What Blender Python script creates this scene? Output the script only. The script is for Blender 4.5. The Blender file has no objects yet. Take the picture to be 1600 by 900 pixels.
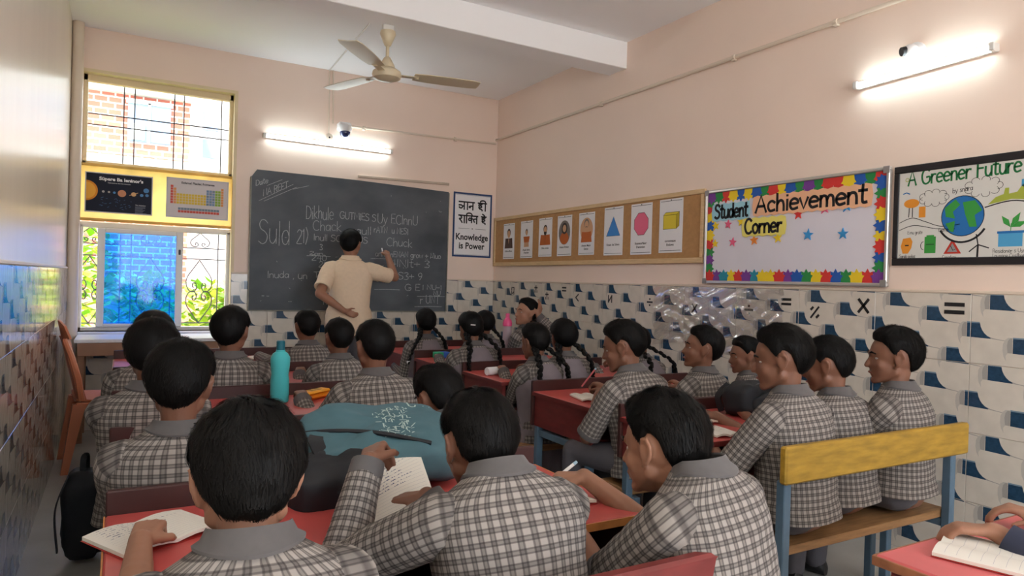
import bpy, bmesh, math, random
import numpy as np
from mathutils import Vector, Matrix, Quaternion
random.seed(7); RNG = np.random.default_rng(7)
scene = bpy.context.scene
COL = scene.collection

# ------------------------------------------------------------------ camera
CAM_H = 1.182; YAW, PITCH, ROLL, FPX = 0.51865, 0.0067745, 0.0294225, 1079.0
def cam_axes():
    fwd = Vector((math.sin(YAW), math.cos(YAW), 0)); right = Vector((math.cos(YAW), -math.sin(YAW), 0)); up = Vector((0, 0, 1))
    f2 = fwd * math.cos(PITCH) - up * math.sin(PITCH); u2 = up * math.cos(PITCH) + fwd * math.sin(PITCH)
    r3 = right * math.cos(ROLL) + u2 * math.sin(ROLL); u3 = u2 * math.cos(ROLL) - right * math.sin(ROLL)
    return r3, u3, f2
cd = bpy.data.cameras.new('camera'); cam = bpy.data.objects.new('camera', cd); COL.objects.link(cam)
_r, _u, _f = cam_axes()
cam.matrix_world = Matrix(((_r.x, _u.x, -_f.x, 0), (_r.y, _u.y, -_f.y, 0), (_r.z, _u.z, -_f.z, CAM_H), (0, 0, 0, 1)))
cd.sensor_width = 36; cd.lens = FPX * 36 / 1600; cd.clip_start = 0.02; cd.clip_end = 200
scene.camera = cam

# ------------------------------------------------------------------ sky, sun, exposure
world = bpy.data.worlds.new('world'); scene.world = world; world.use_nodes = True
_bg = world.node_tree.nodes['Background']
_bg.inputs[0].default_value = (0.86, 0.93, 1.0, 1); _bg.inputs[1].default_value = 1.38
sd = bpy.data.lights.new('sun', 'SUN'); sd.energy = 1.15; sd.angle = 0.02; sd.color = (1, 0.96, 0.88)
sun = bpy.data.objects.new('sun', sd); COL.objects.link(sun)
sun.rotation_euler = Vector((0.35, 0.62, -1.0)).to_track_quat('-Z', 'Y').to_euler()
vs = scene.view_settings
scene.display_settings.display_device = 'sRGB'
vs.view_transform = 'Standard'; vs.look = 'None'; vs.gamma = 1; vs.use_curve_mapping = False
vs.exposure = 2.5
TUBE_POWER = 6.5
scene.cycles.use_denoising = True
scene.cycles.max_bounces = 10; scene.cycles.diffuse_bounces = 6; scene.cycles.transparent_max_bounces = 16
scene.cycles.caustics_reflective = False; scene.cycles.caustics_refractive = False
scene.cycles.sample_clamp_indirect = 6.0
# ------------------------------------------------------------------ materials
def srgb(r, g, b):
    f = lambda c: (c / 255 / 12.92) if c / 255 <= 0.04045 else ((c / 255 + 0.055) / 1.055) ** 2.4
    return (f(r), f(g), f(b), 1.0)
MATS = {}
def mat(name, rgb, rough=0.6, spec=0.4, vary=0.0, vscale=8.0, bump=0.0, bscale=60.0, metal=0.0, coat=0.0, stretch=None, sheen=0.0):
    """Principled surface; optional noise colour variation and fine relief in object space."""
    if name in MATS: return MATS[name]
    m = bpy.data.materials.new(name); m.use_nodes = True; nt = m.node_tree; b = nt.nodes['Principled BSDF']
    c = srgb(*rgb); b.inputs['Base Color'].default_value = c; b.inputs['Roughness'].default_value = rough
    b.inputs['Specular IOR Level'].default_value = spec; b.inputs['Metallic'].default_value = metal
    b.inputs['Coat Weight'].default_value = coat
    if sheen: b.inputs['Sheen Weight'].default_value = sheen
    m.diffuse_color = c
    if vary or bump:
        tc = nt.nodes.new('ShaderNodeTexCoord'); mp = nt.nodes.new('ShaderNodeMapping')
        if stretch: mp.inputs['Scale'].default_value = stretch
        nt.links.new(tc.outputs['Object'], mp.inputs['Vector'])
    if vary:
        n = nt.nodes.new('ShaderNodeTexNoise'); n.inputs['Scale'].default_value = vscale; n.inputs['Detail'].default_value = 4
        nt.links.new(mp.outputs[0], n.inputs['Vector'])
        r = nt.nodes.new('ShaderNodeMapRange'); r.inputs[1].default_value = 0.3; r.inputs[2].default_value = 0.7
        r.inputs[3].default_value = 1 - vary; r.inputs[4].default_value = 1 + vary * 0.6
        nt.links.new(n.outputs['Fac'], r.inputs[0])
        x = nt.nodes.new('ShaderNodeVectorMath'); x.operation = 'SCALE'; x.inputs[0].default_value = c[:3]
        nt.links.new(r.outputs[0], x.inputs['Scale']); nt.links.new(x.outputs[0], b.inputs['Base Color'])
    if bump:
        n2 = nt.nodes.new('ShaderNodeTexNoise'); n2.inputs['Scale'].default_value = bscale; n2.inputs['Detail'].default_value = 3
        nt.links.new(mp.outputs[0], n2.inputs['Vector'])
        bn = nt.nodes.new('ShaderNodeBump'); bn.inputs['Strength'].default_value = bump; bn.inputs['Distance'].default_value = 0.004
        nt.links.new(n2.outputs['Fac'], bn.inputs['Height']); nt.links.new(bn.outputs[0], b.inputs['Normal'])
    MATS[name] = m; return m
def emit(name, rgb, strength):
    if name in MATS: return MATS[name]
    m = bpy.data.materials.new(name); m.use_nodes = True; nt = m.node_tree; b = nt.nodes['Principled BSDF']
    b.inputs['Base Color'].default_value = srgb(*rgb); b.inputs['Emission Color'].default_value = srgb(*rgb); b.inputs['Emission Strength'].default_value = strength
    MATS[name] = m; return m

# ------------------------------------------------------------------ mesh builder
def V3(p): return Vector(p)
def basis(d):
    d = Vector(d).normalized(); a = Vector((0, 0, 1)) if abs(d.z) < 0.9 else Vector((1, 0, 0))
    u = a.cross(d).normalized(); return u, d.cross(u)
class MB:
    def __init__(s): s.v = []; s.f = []; s.m = []; s.uv = []
    def add(s, vs, fs, m=0, uvs=None):
        o = len(s.v); s.v += [tuple(p) for p in vs]
        for i, f in enumerate(fs):
            s.f.append(tuple(o + k for k in f)); s.m.append(m); s.uv.append(uvs[i] if uvs else None)
        return s
    def box(s, lo, hi, c=0.0, m=0, M=None):
        """box from corner lo to corner hi, edges chamfered by c"""
        lo = Vector(lo); hi = Vector(hi); vs = []; idx = {}
        c = min(c, *(0.49 * (hi[i] - lo[i]) for i in range(3)))
        if c <= 0:
            vs = [Vector((x, y, z)) for x in (lo.x, hi.x) for y in (lo.y, hi.y) for z in (lo.z, hi.z)]
            fs = [(0, 1, 3, 2), (4, 6, 7, 5), (0, 4, 5, 1), (2, 3, 7, 6), (0, 2, 6, 4), (1, 5, 7, 3)]
        else:
            for sx in (0, 1):
                for sy in (0, 1):
                    for sz in (0, 1):
                        k = (sx, sy, sz); p = [hi[i] if k[i] else lo[i] for i in range(3)]
                        for ax in range(3):
                            q = [p[i] + (0 if i == ax else (-c if k[i] else c)) for i in range(3)]
                            idx[(k, ax)] = len(vs); vs.append(Vector(q))
            fs = []
            for ax in range(3):
                a, b2 = (ax + 1) % 3, (ax + 2) % 3
                for sd_ in (0, 1):
                    ring = []
                    for (i, j) in ((0, 0), (1, 0), (1, 1), (0, 1)):
                        k = [0, 0, 0]; k[ax] = sd_; k[a] = i; k[b2] = j; ring.append(idx[(tuple(k), ax)])
                    fs.append(ring if sd_ else ring[::-1])
                for i in (0, 1):
                    for j in (0, 1):
                        k0 = [0, 0, 0]; k0[a] = i; k0[b2] = j; k1 = list(k0); k1[ax] = 1; k0, k1 = tuple(k0), tuple(k1)
                        q = [idx[(k0, a)], idx[(k1, a)], idx[(k1, b2)], idx[(k0, b2)]]
                        fs.append(q if i == j else q[::-1])
            for k in [(x, y, z) for x in (0, 1) for y in (0, 1) for z in (0, 1)]:
                t = [idx[(k, 0)], idx[(k, 1)], idx[(k, 2)]]
                fs.append(t if sum(k) % 2 else t[::-1])
        if M is not None: vs = [M @ p for p in vs]
        return s.add(vs, fs, m)
    def cyl(s, p0, p1, r0, r1=None, n=12, m=0, cap=True):
        r1 = r0 if r1 is None else r1; p0 = Vector(p0); p1 = Vector(p1); u, w = basis(p1 - p0)
        an = [2 * math.pi * i / n for i in range(n)]
        vs = [p0 + (u * math.cos(a) + w * math.sin(a)) * r0 for a in an] + [p1 + (u * math.cos(a) + w * math.sin(a)) * r1 for a in an]
        fs = [(i, (i + 1) % n, n + (i + 1) % n, n + i) for i in range(n)]
        if cap: fs += [tuple(range(n))[::-1], tuple(range(n, 2 * n))]
        return s.add(vs, fs, m)
    def loft(s, rings, cap=True, m=0, uvs=None, closed=True):
        n = len(rings[0]); vs = [p for r in rings for p in r]; fs = []; fu = []
        for k in range(len(rings) - 1):
            for i in range(n if closed else n - 1):
                j = (i + 1) % n
                fs.append((k * n + i, k * n + j, (k + 1) * n + j, (k + 1) * n + i))
                if uvs:
                    a, b2 = uvs[k], uvs[k + 1]
                    fu.append((a[i], a[i + 1], b2[i + 1], b2[i]))
        if cap and closed:
            fs += [tuple(range(n))[::-1], tuple(range((len(rings) - 1) * n, len(rings) * n))]
            if uvs: fu += [tuple(uvs[0][i] for i in range(n))[::-1], tuple(uvs[-1][i] for i in range(n))]
        return s.add(vs, fs, m, fu if uvs else None)
    def tube(s, path, r, n=8, m=0, cap=True):
        path = [Vector(p) for p in path]; rr = r if isinstance(r, (list, tuple)) else [r] * len(path); rings = []; u = None
        for k, p in enumerate(path):
            d = (path[min(k + 1, len(path) - 1)] - path[max(k - 1, 0)])
            if d.length < 1e-9: d = Vector((0, 0, 1))
            d.normalize()
            if u is None: u, w = basis(d)
            else:
                u = (u - d * u.dot(d)); u = u.normalized() if u.length > 1e-6 else basis(d)[0]; w = d.cross(u)
            rings.append([p + (u * math.cos(2 * math.pi * i / n) + w * math.sin(2 * math.pi * i / n)) * rr[k] for i in range(n)])
        return s.loft(rings, cap, m)
    def lathe(s, prof, o=(0, 0, 0), n=20, m=0, axis=(0, 0, 1)):
        o = Vector(o); d = Vector(axis).normalized(); u, w = basis(d)
        rings = [[o + d * h + (u * math.cos(2 * math.pi * i / n) + w * math.sin(2 * math.pi * i / n)) * max(r, 1e-4) for i in range(n)] for r, h in prof]
        return s.loft(rings, True, m)
    def ball(s, c, r, R=None, n=12, k=8, m=0):
        r = (r, r, r) if not hasattr(r, '__len__') else r; c = Vector(c); vs = []; fs = []
        for j in range(k + 1):
            t = math.pi * j / k
            for i in range(n):
                a = 2 * math.pi * i / n
                p = Vector((r[0] * math.sin(t) * math.cos(a), r[1] * math.sin(t) * math.sin(a), r[2] * math.cos(t)))
                if j in (0, k) and i: continue
                vs.append(c + (R @ p if R is not None else p))
        def ix(j, i):
            if j == 0: return 0
            if j == k: return 1 + (k - 1) * n
            return 1 + (j - 1) * n + i % n
        for j in range(k):
            for i in range(n):
                q = []
                for t in (ix(j, i), ix(j + 1, i), ix(j + 1, i + 1), ix(j, i + 1)):
                    if t not in q: q.append(t)
                fs.append(tuple(q))
        return s.add(vs, fs, m)
    def prism(s, pts, z0, z1, m=0, mside=None):
        """flat outline in local xy given thickness along local z"""
        n = len(pts); a = sum(pts[i][0] * pts[(i + 1) % n][1] - pts[(i + 1) % n][0] * pts[i][1] for i in range(n))
        if a < 0: pts = pts[::-1]
        vs = [(x, y, z0) for x, y in pts] + [(x, y, z1) for x, y in pts]
        s.add(vs, [tuple(range(n, 2 * n))], m)
        s.add(vs, [tuple(range(n))[::-1]] + [(i, (i + 1) % n, n + (i + 1) % n, n + i) for i in range(n)], m if mside is None else mside)
        return s
    def stroke(s, pts, w, z, m=0, th=0.0004):
        """drawn line of width w in local xy"""
        pts = [Vector((p[0], p[1])) for p in pts]
        L, R_ = [], []
        for k, p in enumerate(pts):
            d = pts[min(k + 1, len(pts) - 1)] - pts[max(k - 1, 0)]
            d = d.normalized() if d.length > 1e-9 else Vector((1, 0)); nn = Vector((-d.y, d.x)) * w / 2
            if k == 0: p = p - d * w * 0.3
            if k == len(pts) - 1: p = p + d * w * 0.3
            L.append(p + nn); R_.append(p - nn)
        n = len(pts); vs = [(p.x, p.y, z) for p in L] + [(p.x, p.y, z) for p in R_]
        return s.add(vs, [(n + k, n + k + 1, k + 1, k) for k in range(n - 1)], m)
    def mesh(s, name, mats, smooth=40):
        me = bpy.data.meshes.new(name); me.from_pydata([tuple(p) for p in s.v], [], s.f)
        for m in (mats if isinstance(mats, (list, tuple)) else [mats]): me.materials.append(m)
        me.polygons.foreach_set('material_index', s.m)
        if any(u is not None for u in s.uv):
            uv = me.uv_layers.new(name='UVMap'); flat = []
            for p, u in zip(s.f, s.uv):
                flat += [c for q in (u if u is not None else [(0, 0)] * len(p)) for c in q]
            uv.data.foreach_set('uv', flat)
        if smooth:
            me.polygons.foreach_set('use_smooth', [True] * len(s.f)); me.set_sharp_from_angle(angle=math.radians(smooth))
        me.update(); return me
    def build(s, name, mats, parent=None, smooth=40): return obj(name, s.mesh(name, mats, smooth), parent)
def obj(name, me, parent=None, loc=None, rot=None):
    o = bpy.data.objects.new(name, me); COL.objects.link(o)
    if parent is not None: o.parent = parent
    if loc is not None: o.location = loc
    if rot is not None: o.rotation_euler = rot
    return o
def tag(o, label, cat, group=None):
    o['label'] = label; o['category'] = cat
    if group: o['group'] = group
    return o
def thing(name, label, cat, loc=(0, 0, 0), rz=0.0, group=None):
    o = bpy.data.objects.new(name, None); COL.objects.link(o); o.empty_display_size = 0.05
    o.location = loc; o.rotation_euler = (0, 0, rz); return tag(o, label, cat, group)
def struct(name, mb, mats, smooth=40, parent=None):
    o = mb.build(name, mats, parent, smooth); o['kind'] = 'structure'; return o
def dup(root, loc, rz, label=None, group=None):
    r = root.copy(); COL.objects.link(r); r.location = loc; r.rotation_euler = (0, 0, rz)
    if label: r['label'] = label
    if group: r['group'] = group
    for ch in list(root.children):
        k = ch.copy(); COL.objects.link(k); k.parent = r
        for g in list(ch.children):
            d = g.copy(); COL.objects.link(d); d.parent = k
    return r
UVN = {'R': ((0, -1, 0), (0, 0, 1), (-1, 0, 0)), 'B': ((1, 0, 0), (0, 0, 1), (0, -1, 0)), 'L': ((0, 1, 0), (0, 0, 1), (1, 0, 0))}
def wall_matrix(side, O):
    U, Vv, N = UVN[side]
    return Matrix(((U[0], Vv[0], N[0], O[0]), (U[1], Vv[1], N[1], O[1]), (U[2], Vv[2], N[2], O[2]), (0, 0, 0, 1)))
def wall_thing(name, label, cat, side, O, group=None):
    """Empty whose local x runs right along the wall, y up, z out into the room"""
    o = thing(name, label, cat, group=group); o.matrix_world = wall_matrix(side, O); return o
def catmull(pts, sub=6, closed=False):
    P = [Vector(p) for p in pts]; n = len(P); out = []
    for i in range(n if closed else n - 1):
        a, b, c, d = (P[(i - 1) % n], P[i], P[(i + 1) % n], P[(i + 2) % n]) if closed else (P[max(i - 1, 0)], P[i], P[i + 1], P[min(i + 2, n - 1)])
        for k in range(sub):
            t = k / sub
            out.append(0.5 * (2 * b + (c - a) * t + (2 * a - 5 * b + 4 * c - d) * t * t + (3 * b - a - 3 * c + d) * t ** 3))
    if not closed: out.append(P[-1])
    return out
def interp(x, xs, ys): return float(np.interp(x, xs, ys))
_txt = {}
def text_mesh(body, size, bold=0.0):
    """verts, faces of a word set in Blender's own font, baseline at y=0, starting x=0"""
    k = (body, size, bold)
    if k in _txt: return _txt[k]
    cu = bpy.data.curves.new('t', 'FONT'); cu.body = body; cu.size = size; cu.resolution_u = 3; cu.offset = bold
    o = bpy.data.objects.new('t', cu); COL.objects.link(o)
    dg = bpy.context.evaluated_depsgraph_get(); e = o.evaluated_get(dg); me = e.to_mesh()
    vs = [tuple(v.co) for v in me.vertices]; fs = [tuple(p.vertices) for p in me.polygons]
    e.to_mesh_clear(); bpy.data.objects.remove(o); bpy.data.curves.remove(cu)
    _txt[k] = (vs, fs); return vs, fs
def put_text(mb, body, x, y, size, z, m=0, width=None, align='l', bold=0.0, slant=0.0, sx=1.0):
    vs, fs = text_mesh(body, size, bold)
    if not vs: return
    x0 = min(v[0] for v in vs); x1 = max(v[0] for v in vs); w = (x1 - x0)
    if width: sx = width / w
    off = {'l': 0, 'c': -w * sx / 2, 'r': -w * sx}[align]
    mb.add([(x + off + (v[0] - x0) * sx, y + v[1] + slant * (v[0] - x0) * sx, z) for v in vs], fs, m)
# single-stroke hand lettering: each glyph is strokes of x,y pairs, cap height 1, x-height .6
SF = {}
def _g(ch, adv, *st): SF[ch] = (adv, [[tuple(float(t) for t in q.split(',')) for q in s_.split()] for s_ in st])
_g('S', .62, '.55,.86 .4,.98 .18,.97 .08,.8 .16,.62 .4,.5 .54,.34 .48,.1 .26,0 .04,.1'); _g('t', .42, '.2,.95 .18,.2 .24,.03 .38,.04', '.02,.66 .38,.66')
_g('u', .54, '.06,.6 .06,.2 .16,.02 .32,.02 .44,.2', '.46,.6 .46,.0'); _g('d', .56, '.46,.36 .36,.58 .16,.56 .05,.34 .12,.06 .32,.02 .46,.24', '.47,1 .47,0')
_g('e', .55, '.07,.33 .48,.36 .42,.55 .24,.61 .08,.46 .06,.2 .2,.02 .46,.08'); _g('n', .54, '.07,.6 .07,0', '.07,.38 .2,.58 .38,.56 .45,.36 .46,0')
_g('A', .72, '.03,0 .34,1 .66,0', '.14,.36 .56,.36'); _g('c', .5, '.44,.5 .28,.61 .1,.5 .06,.25 .18,.03 .44,.08'); _g('h', .54, '.08,1 .08,0', '.08,.36 .22,.58 .38,.55 .45,.34 .46,0')
_g('i', .22, '.11,.6 .11,0', '.11,.83 .11,.86'); _g('v', .5, '.03,.6 .24,0 .46,.6'); _g('m', .8, '.07,.6 .07,0', '.07,.38 .18,.58 .34,.54 .39,.3 .39,0', '.39,.34 .5,.58 .66,.54 .71,.3 .72,0')
_g('C', .68, '.6,.84 .44,.98 .22,.93 .07,.65 .07,.35 .2,.07 .42,.0 .62,.12'); _g('o', .56, '.28,.61 .1,.5 .06,.28 .18,.03 .36,.03 .49,.26 .44,.5 .28,.61'); _g('r', .42, '.07,.6 .07,0', '.07,.36 .2,.56 .38,.56')
_g('G', .74, '.62,.84 .44,.98 .22,.93 .07,.65 .07,.35 .2,.07 .42,.0 .64,.14 .66,.44 .42,.44'); _g('F', .58, '.08,1 .08,0', '.08,.98 .54,.98', '.08,.54 .46,.54')
_g('D', .66, '.08,1 .08,0', '.08,.98 .36,.95 .58,.7 .58,.3 .36,.04 .08,.02'); _g('E', .56, '.52,.98 .08,.98 .08,.02 .52,.02', '.08,.52 .44,.52'); _g('I', .2, '.1,1 .1,0'); _g('K', .62, '.08,1 .08,0', '.54,1 .1,.46 .58,0')
_g('M', .8, '.06,0 .1,1 .4,.3 .68,1 .74,0'); _g('N', .68, '.08,0 .08,1 .58,0 .58,1'); _g('P', .6, '.08,0 .08,1 .4,.97 .52,.76 .4,.54 .08,.5'); _g('T', .62, '.02,.98 .58,.98', '.3,.98 .3,0'); _g('L', .52, '.08,1 .08,.02 .48,.02')
_g('U', .66, '.07,1 .07,.3 .2,.03 .44,.03 .57,.3 .57,1'); _g('W', .9, '.04,1 .22,0 .44,.7 .64,0 .84,1'); _g('R', .62, '.08,0 .08,1 .42,.96 .52,.76 .4,.54 .08,.52', '.28,.52 .56,0'); _g('H', .66, '.08,1 .08,0', '.56,1 .56,0', '.08,.52 .56,.52')
_g('a', .54, '.44,.44 .3,.6 .12,.52 .05,.26 .16,.03 .34,.08 .45,.34', '.46,.6 .46,0'); _g('l', .22, '.1,1 .1,0'); _g('s', .46, '.4,.52 .22,.61 .08,.5 .2,.33 .38,.22 .36,.06 .18,0 .04,.08'); _g('k', .5, '.08,1 .08,0', '.42,.6 .1,.28 .46,0')
_g('g', .54, '.45,.4 .32,.6 .12,.52 .06,.26 .2,.04 .4,.12 .46,.4', '.46,.6 .45,-.2 .26,-.34 .06,-.24'); _g('y', .5, '.04,.6 .25,.06', '.47,.6 .2,-.2 .04,-.3'); _g('w', .72, '.03,.6 .18,0 .35,.5 .52,0 .68,.6'); _g('p', .54, '.08,.6 .08,-.35', '.08,.4 .24,.6 .44,.5 .48,.24 .3,.02 .08,.14')
_g('b', .54, '.08,1 .08,0', '.08,.36 .26,.58 .44,.46 .48,.22 .3,.0 .08,.14'); _g('f', .38, '.36,.94 .22,.98 .16,.8 .16,0', '.02,.58 .34,.58')
_g('0', .56, '.28,1 .08,.8 .06,.3 .26,0 .46,.2 .48,.72 .28,1'); _g('1', .3, '.04,.8 .16,1 .16,0'); _g('2', .54, '.06,.8 .2,.98 .42,.94 .46,.7 .2,.3 .04,.02 .5,.02'); _g('3', .52, '.06,.92 .3,1 .46,.8 .22,.54 .46,.34 .38,.06 .04,.06')
_g('4', .56, '.4,0 .4,1 .04,.34 .52,.34'); _g('5', .52, '.44,.98 .1,.98 .08,.56 .36,.58 .46,.3 .32,.02 .04,.06'); _g('6', .54, '.42,.96 .14,.66 .06,.26 .24,0 .46,.18 .36,.46 .1,.36'); _g('7', .5, '.04,.98 .46,.98 .18,0')
_g('8', .54, '.26,.54 .08,.76 .26,1 .44,.78 .26,.54 .05,.26 .26,0 .48,.26 .26,.54'); _g('9', .52, '.44,.6 .22,.46 .06,.7 .22,.98 .42,.88 .4,.4 .2,0')
_g('+', .56, '.28,.75 .28,.2', '.02,.48 .54,.48'); _g('-', .44, '.04,.46 .4,.46'); _g('=', .52, '.04,.6 .46,.6', '.04,.34 .46,.34'); _g(',', .2, '.12,.06 .06,-.14'); _g(')', .34, '.06,1.1 .26,.6 .06,-.1'); _g('|', .24, '.12,1.1 .12,-.1'); _g("'", .16, '.08,1 .06,.8'); _g('.', .2, '.1,.02 .11,.03')
def hand_text(mb, body, x, y, size, w, z, m=0, width=None, slope=0.0, jit=0.0, sub=4, smooth=True):
    tot = sum(SF[c][0] if c in SF else 0.36 for c in body) * size; sx = width / tot if width else 1.0; cx = 0.0
    for c in body:
        if c not in SF: cx += 0.36 * size * sx; continue
        adv, sts = SF[c]; jy = random.uniform(-jit, jit) * size
        for st in sts:
            pts = [Vector((x + cx + px * size * sx, y + jy + py * size + slope * (cx + px * size * sx), 0)) for px, py in st]
            if len(pts) > 2 and smooth and c not in 'AEFIKLMNTWHvwkiyV471': pts = catmull(pts, sub)
            mb.stroke(pts, w, z, m)
        cx += adv * size * sx
    return tot * sx
# ------------------------------------------------------------------ room shell
RX, LX, DY, CZ, DADO, REAR = 3.212, -0.324, 6.0, 2.977, 1.195, -1.9
WX0, WX1, WZ0, WZ1 = -0.254, 0.795, 0.73, 2.655          # window opening in the back wall
M_wall = mat('peach_wall_paint', (240, 218, 203), 0.55, 0.3, vary=0.035, vscale=1.6, bump=0.05, bscale=120)
M_wall_gloss = mat('peach_gloss_paint', (226, 216, 202), 0.28, 0.5, vary=0.04, vscale=1.5, bump=0.25, bscale=9, stretch=(1, 4, 0.5))
M_ceil = mat('white_ceiling_paint', (249, 249, 251), 0.8, 0.2, vary=0.02, vscale=1.2)
M_floor = mat('grey_mosaic_floor', (176, 172, 166), 0.35, 0.45, vary=0.18, vscale=3.5, bump=0.06, bscale=40)
struct('floor', MB().box((LX - .2, REAR - .2, -.15), (RX + .2, DY + .2, 0)), M_floor)
struct('ceiling', MB().box((LX - .2, REAR - .2, CZ), (RX + .2, DY + .35, CZ + .15)), M_ceil)
struct('ceiling_beam', MB().box((LX, 4.02, 2.782), (RX, 4.225, CZ), 0.004), M_ceil)
w = MB()
w.box((LX - .2, DY, 0), (WX0, DY + .22, CZ)); w.box((WX1, DY, 0), (RX + .2, DY + .22, CZ))
w.box((WX0, DY, 0), (WX1, DY + .22, WZ0)); w.box((WX0, DY, WZ1), (WX1, DY + .22, CZ))
wall_back = struct('wall_back', w, M_wall)
wall_right = struct('wall_right', MB().box((RX, REAR - .2, 0), (RX + .2, DY, CZ)), M_wall)
wall_left = struct('wall_left', MB().box((LX - .2, REAR - .2, 0), (LX, DY, CZ)), M_wall_gloss)
w = MB()   # rear wall behind the photographer: doorway and wide window added to admit daylight
for a, b_, z0, z1 in ((LX, .0, 0, CZ), (.0, 1.0, 2.35, CZ), (1.0, 1.2, 0, CZ), (1.2, 3.0, 0, .75), (1.2, 3.0, 2.6, CZ), (3.0, RX, 0, CZ)):
    w.box((a, REAR - .2, z0), (b_, REAR, z1))
struct('wall_rear', w, M_wall)
struct('yard_ground', MB().box((LX - 6, REAR - 12, -.15), (RX + 6, REAR - .2, -.01)), mat('pale_yard_paving', (206, 200, 190), .8, vary=.1, vscale=2))

# ---- dado tiles: every tile its own piece, printed scales built as thin glaze layers
TW, TH = 0.435, 0.29875
def clip(poly, a0, a1, b0, b1):
    for ax, lim, sg in ((0, a0, 1), (0, a1, -1), (1, b0, 1), (1, b1, -1)):
        out = []; n = len(poly)
        for i in range(n):
            p, q = poly[i], poly[(i + 1) % n]; pi, qi = sg * (p[ax] - lim) >= 0, sg * (q[ax] - lim) >= 0
            if pi: out.append(p)
            if pi != qi:
                t = (lim - p[ax]) / (q[ax] - p[ax]); out.append((p[0] + t * (q[0] - p[0]), p[1] + t * (q[1] - p[1])))
        poly = out
        if len(poly) < 3: return []
    return poly
FIN = [(0, 0), (.052, 0), (.055, -.014), (.061, -.028), (.070, -.041), (.082, -.052), (.095, -.059), (.094, -.063), (.0, -.0605)]
FINTOP = [(-.001, .006), (.050, .006), (.052, 0), (0, 0)]
CRES = [(-.002, .004), (-.018, .004), (-.030, -.006), (-.037, -.024), (-.038, -.050), (-.034, -.075), (-.024, -.094), (-.026, -.072), (-.018, -.060), (-.002, -.060)]
CRES2 = [(-.002, .002), (-.011, .002), (-.019, -.010), (-.022, -.030), (-.019, -.060), (-.002, -.060)]
DISC = [(.082, -.052), (.105, -.060), (.15, -.066), (.20, -.067), (.20, -.069), (.15, -.0685), (.105, -.064), (.09, -.062)]
SHEEN = [(.07, -.02), (.12, -.004), (.165, -.03), (.14, -.028), (.11, -.02)]
_tiles = {}
def tile_mesh(u0, u1, v0, v1, mats):
    key = (round(u0, 4), round(u1, 4), round(v0, 4), round(v1, 4), mats[0].name)
    if key in _tiles: return _tiles[key]
    g = 0.0008; mb = MB(); mb.box((u0 + g, v0 + g, 0.0), (u1 - g, v1 - g, 0.008), 0.0012, 0)
    spots = []
    for (fu, fv) in ((.073, -.004), (.246, -.0635), (.420, -.125), (.164, -.182), (.337, -.242)):
        for du in (-TW, 0, TW):
            for dv in (-TH, 0, TH): spots.append((fu + du, fv + dv))
    for lay, (shape, m) in enumerate(((DISC, 4), (CRES, 3), (CRES2, 4), (FIN, 1), (FINTOP, 2))):
        for (fu, fv) in spots:
            pl = clip([(fu + x, fv + y) for x, y in shape], u0 + g * 2, u1 - g * 2, v0 + g * 2, v1 - g * 2)
            if len(pl) >= 3:
                z = 0.0081 + 0.00012 * lay
                a = sum(pl[i][0] * pl[(i + 1) % len(pl)][1] - pl[(i + 1) % len(pl)][0] * pl[i][1] for i in range(len(pl)))
                if abs(a) < 1e-7: continue
                if a < 0: pl = pl[::-1]
                mb.add([(x, y, z) for x, y in pl], [tuple(range(len(pl)))], m)
    me = mb.mesh('tile', mats, 30); _tiles[key] = me; return me
def tile_mats(suffix, rough, **kw):
    return [mat('tile_cream' + suffix, (214, 205, 193), rough, 0.5, vary=0.07, vscale=14, **kw), mat('tile_navy' + suffix, (42, 70, 96), rough, 0.5, vary=0.25, vscale=60, **kw),
            mat('tile_steel' + suffix, (120, 142, 158), rough, 0.5, **kw), mat('tile_grey' + suffix, (190, 184, 176), rough, 0.5, **kw), mat('tile_shade' + suffix, (165, 160, 155), rough, 0.5, **kw)]
TM = tile_mats('', 0.16, bump=0.02, bscale=20)
TML = tile_mats('_wavy', 0.03, bump=0.16, bscale=16, stretch=(3.2, 1.0, 0.2))
def tile_wall(side, wall, ubase, umin, umax, mats, origin, hole=None):
    k0 = math.floor((umin - ubase) / TW); k1 = math.ceil((umax - ubase) / TW)
    M = wall_matrix(side, origin)
    for k in range(k0, k1):
        for r in range(4):
            ua, ub = ubase + k * TW, ubase + (k + 1) * TW; za, zb = DADO - (r + 1) * TH, DADO - r * TH
            rects = [(max(ua, umin), min(ub, umax), za, zb)]
            if hole:
                h0, h1, hz = hole; x0, x1, _, _ = rects[0]
                if x1 > h0 and x0 < h1 and zb > hz:
                    rects = []
                    if x0 < h0: rects.append((x0, h0, za, zb))
                    if x1 > h1: rects.append((h1, x1, za, zb))
                    if za < hz: rects.append((max(x0, h0), min(x1, h1), za, hz))
            for x0, x1, z0, z1 in rects:
                if x1 - x0 < 0.006: continue
                me = tile_mesh(x0 - ua, x1 - ua, z0 - zb, z1 - zb, mats)
                o = obj('tile', me, wall); o.matrix_world = M @ Matrix.Translation((ua, zb, 0.0005))
tile_wall('R', wall_right, -2.041, -5.99, -0.3, TM, (RX, 0, 0))
tile_wall('B', wall_back, 2.825 - TW * 8, LX + .004, RX - .004, TM, (0, DY, 0), hole=(WX0, WX1, WZ0))
tile_wall('L', wall_left, 0.30, 0.70, 5.99, TML, (LX, 0, 0))
M_lip = mat('cream_dado_lip', (222, 204, 186), 0.4)
struct('trim_1', MB().box((RX - .011, -.3, DADO), (RX, DY, DADO + .014), .003), M_lip)
struct('trim_2', MB().box((WX1, DY - .011, DADO), (RX - .012, DY, DADO + .014), .003), M_lip)
struct('trim_3', MB().box((LX, .7, DADO), (LX + .011, DY, DADO + .014), .003), M_lip)

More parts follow.
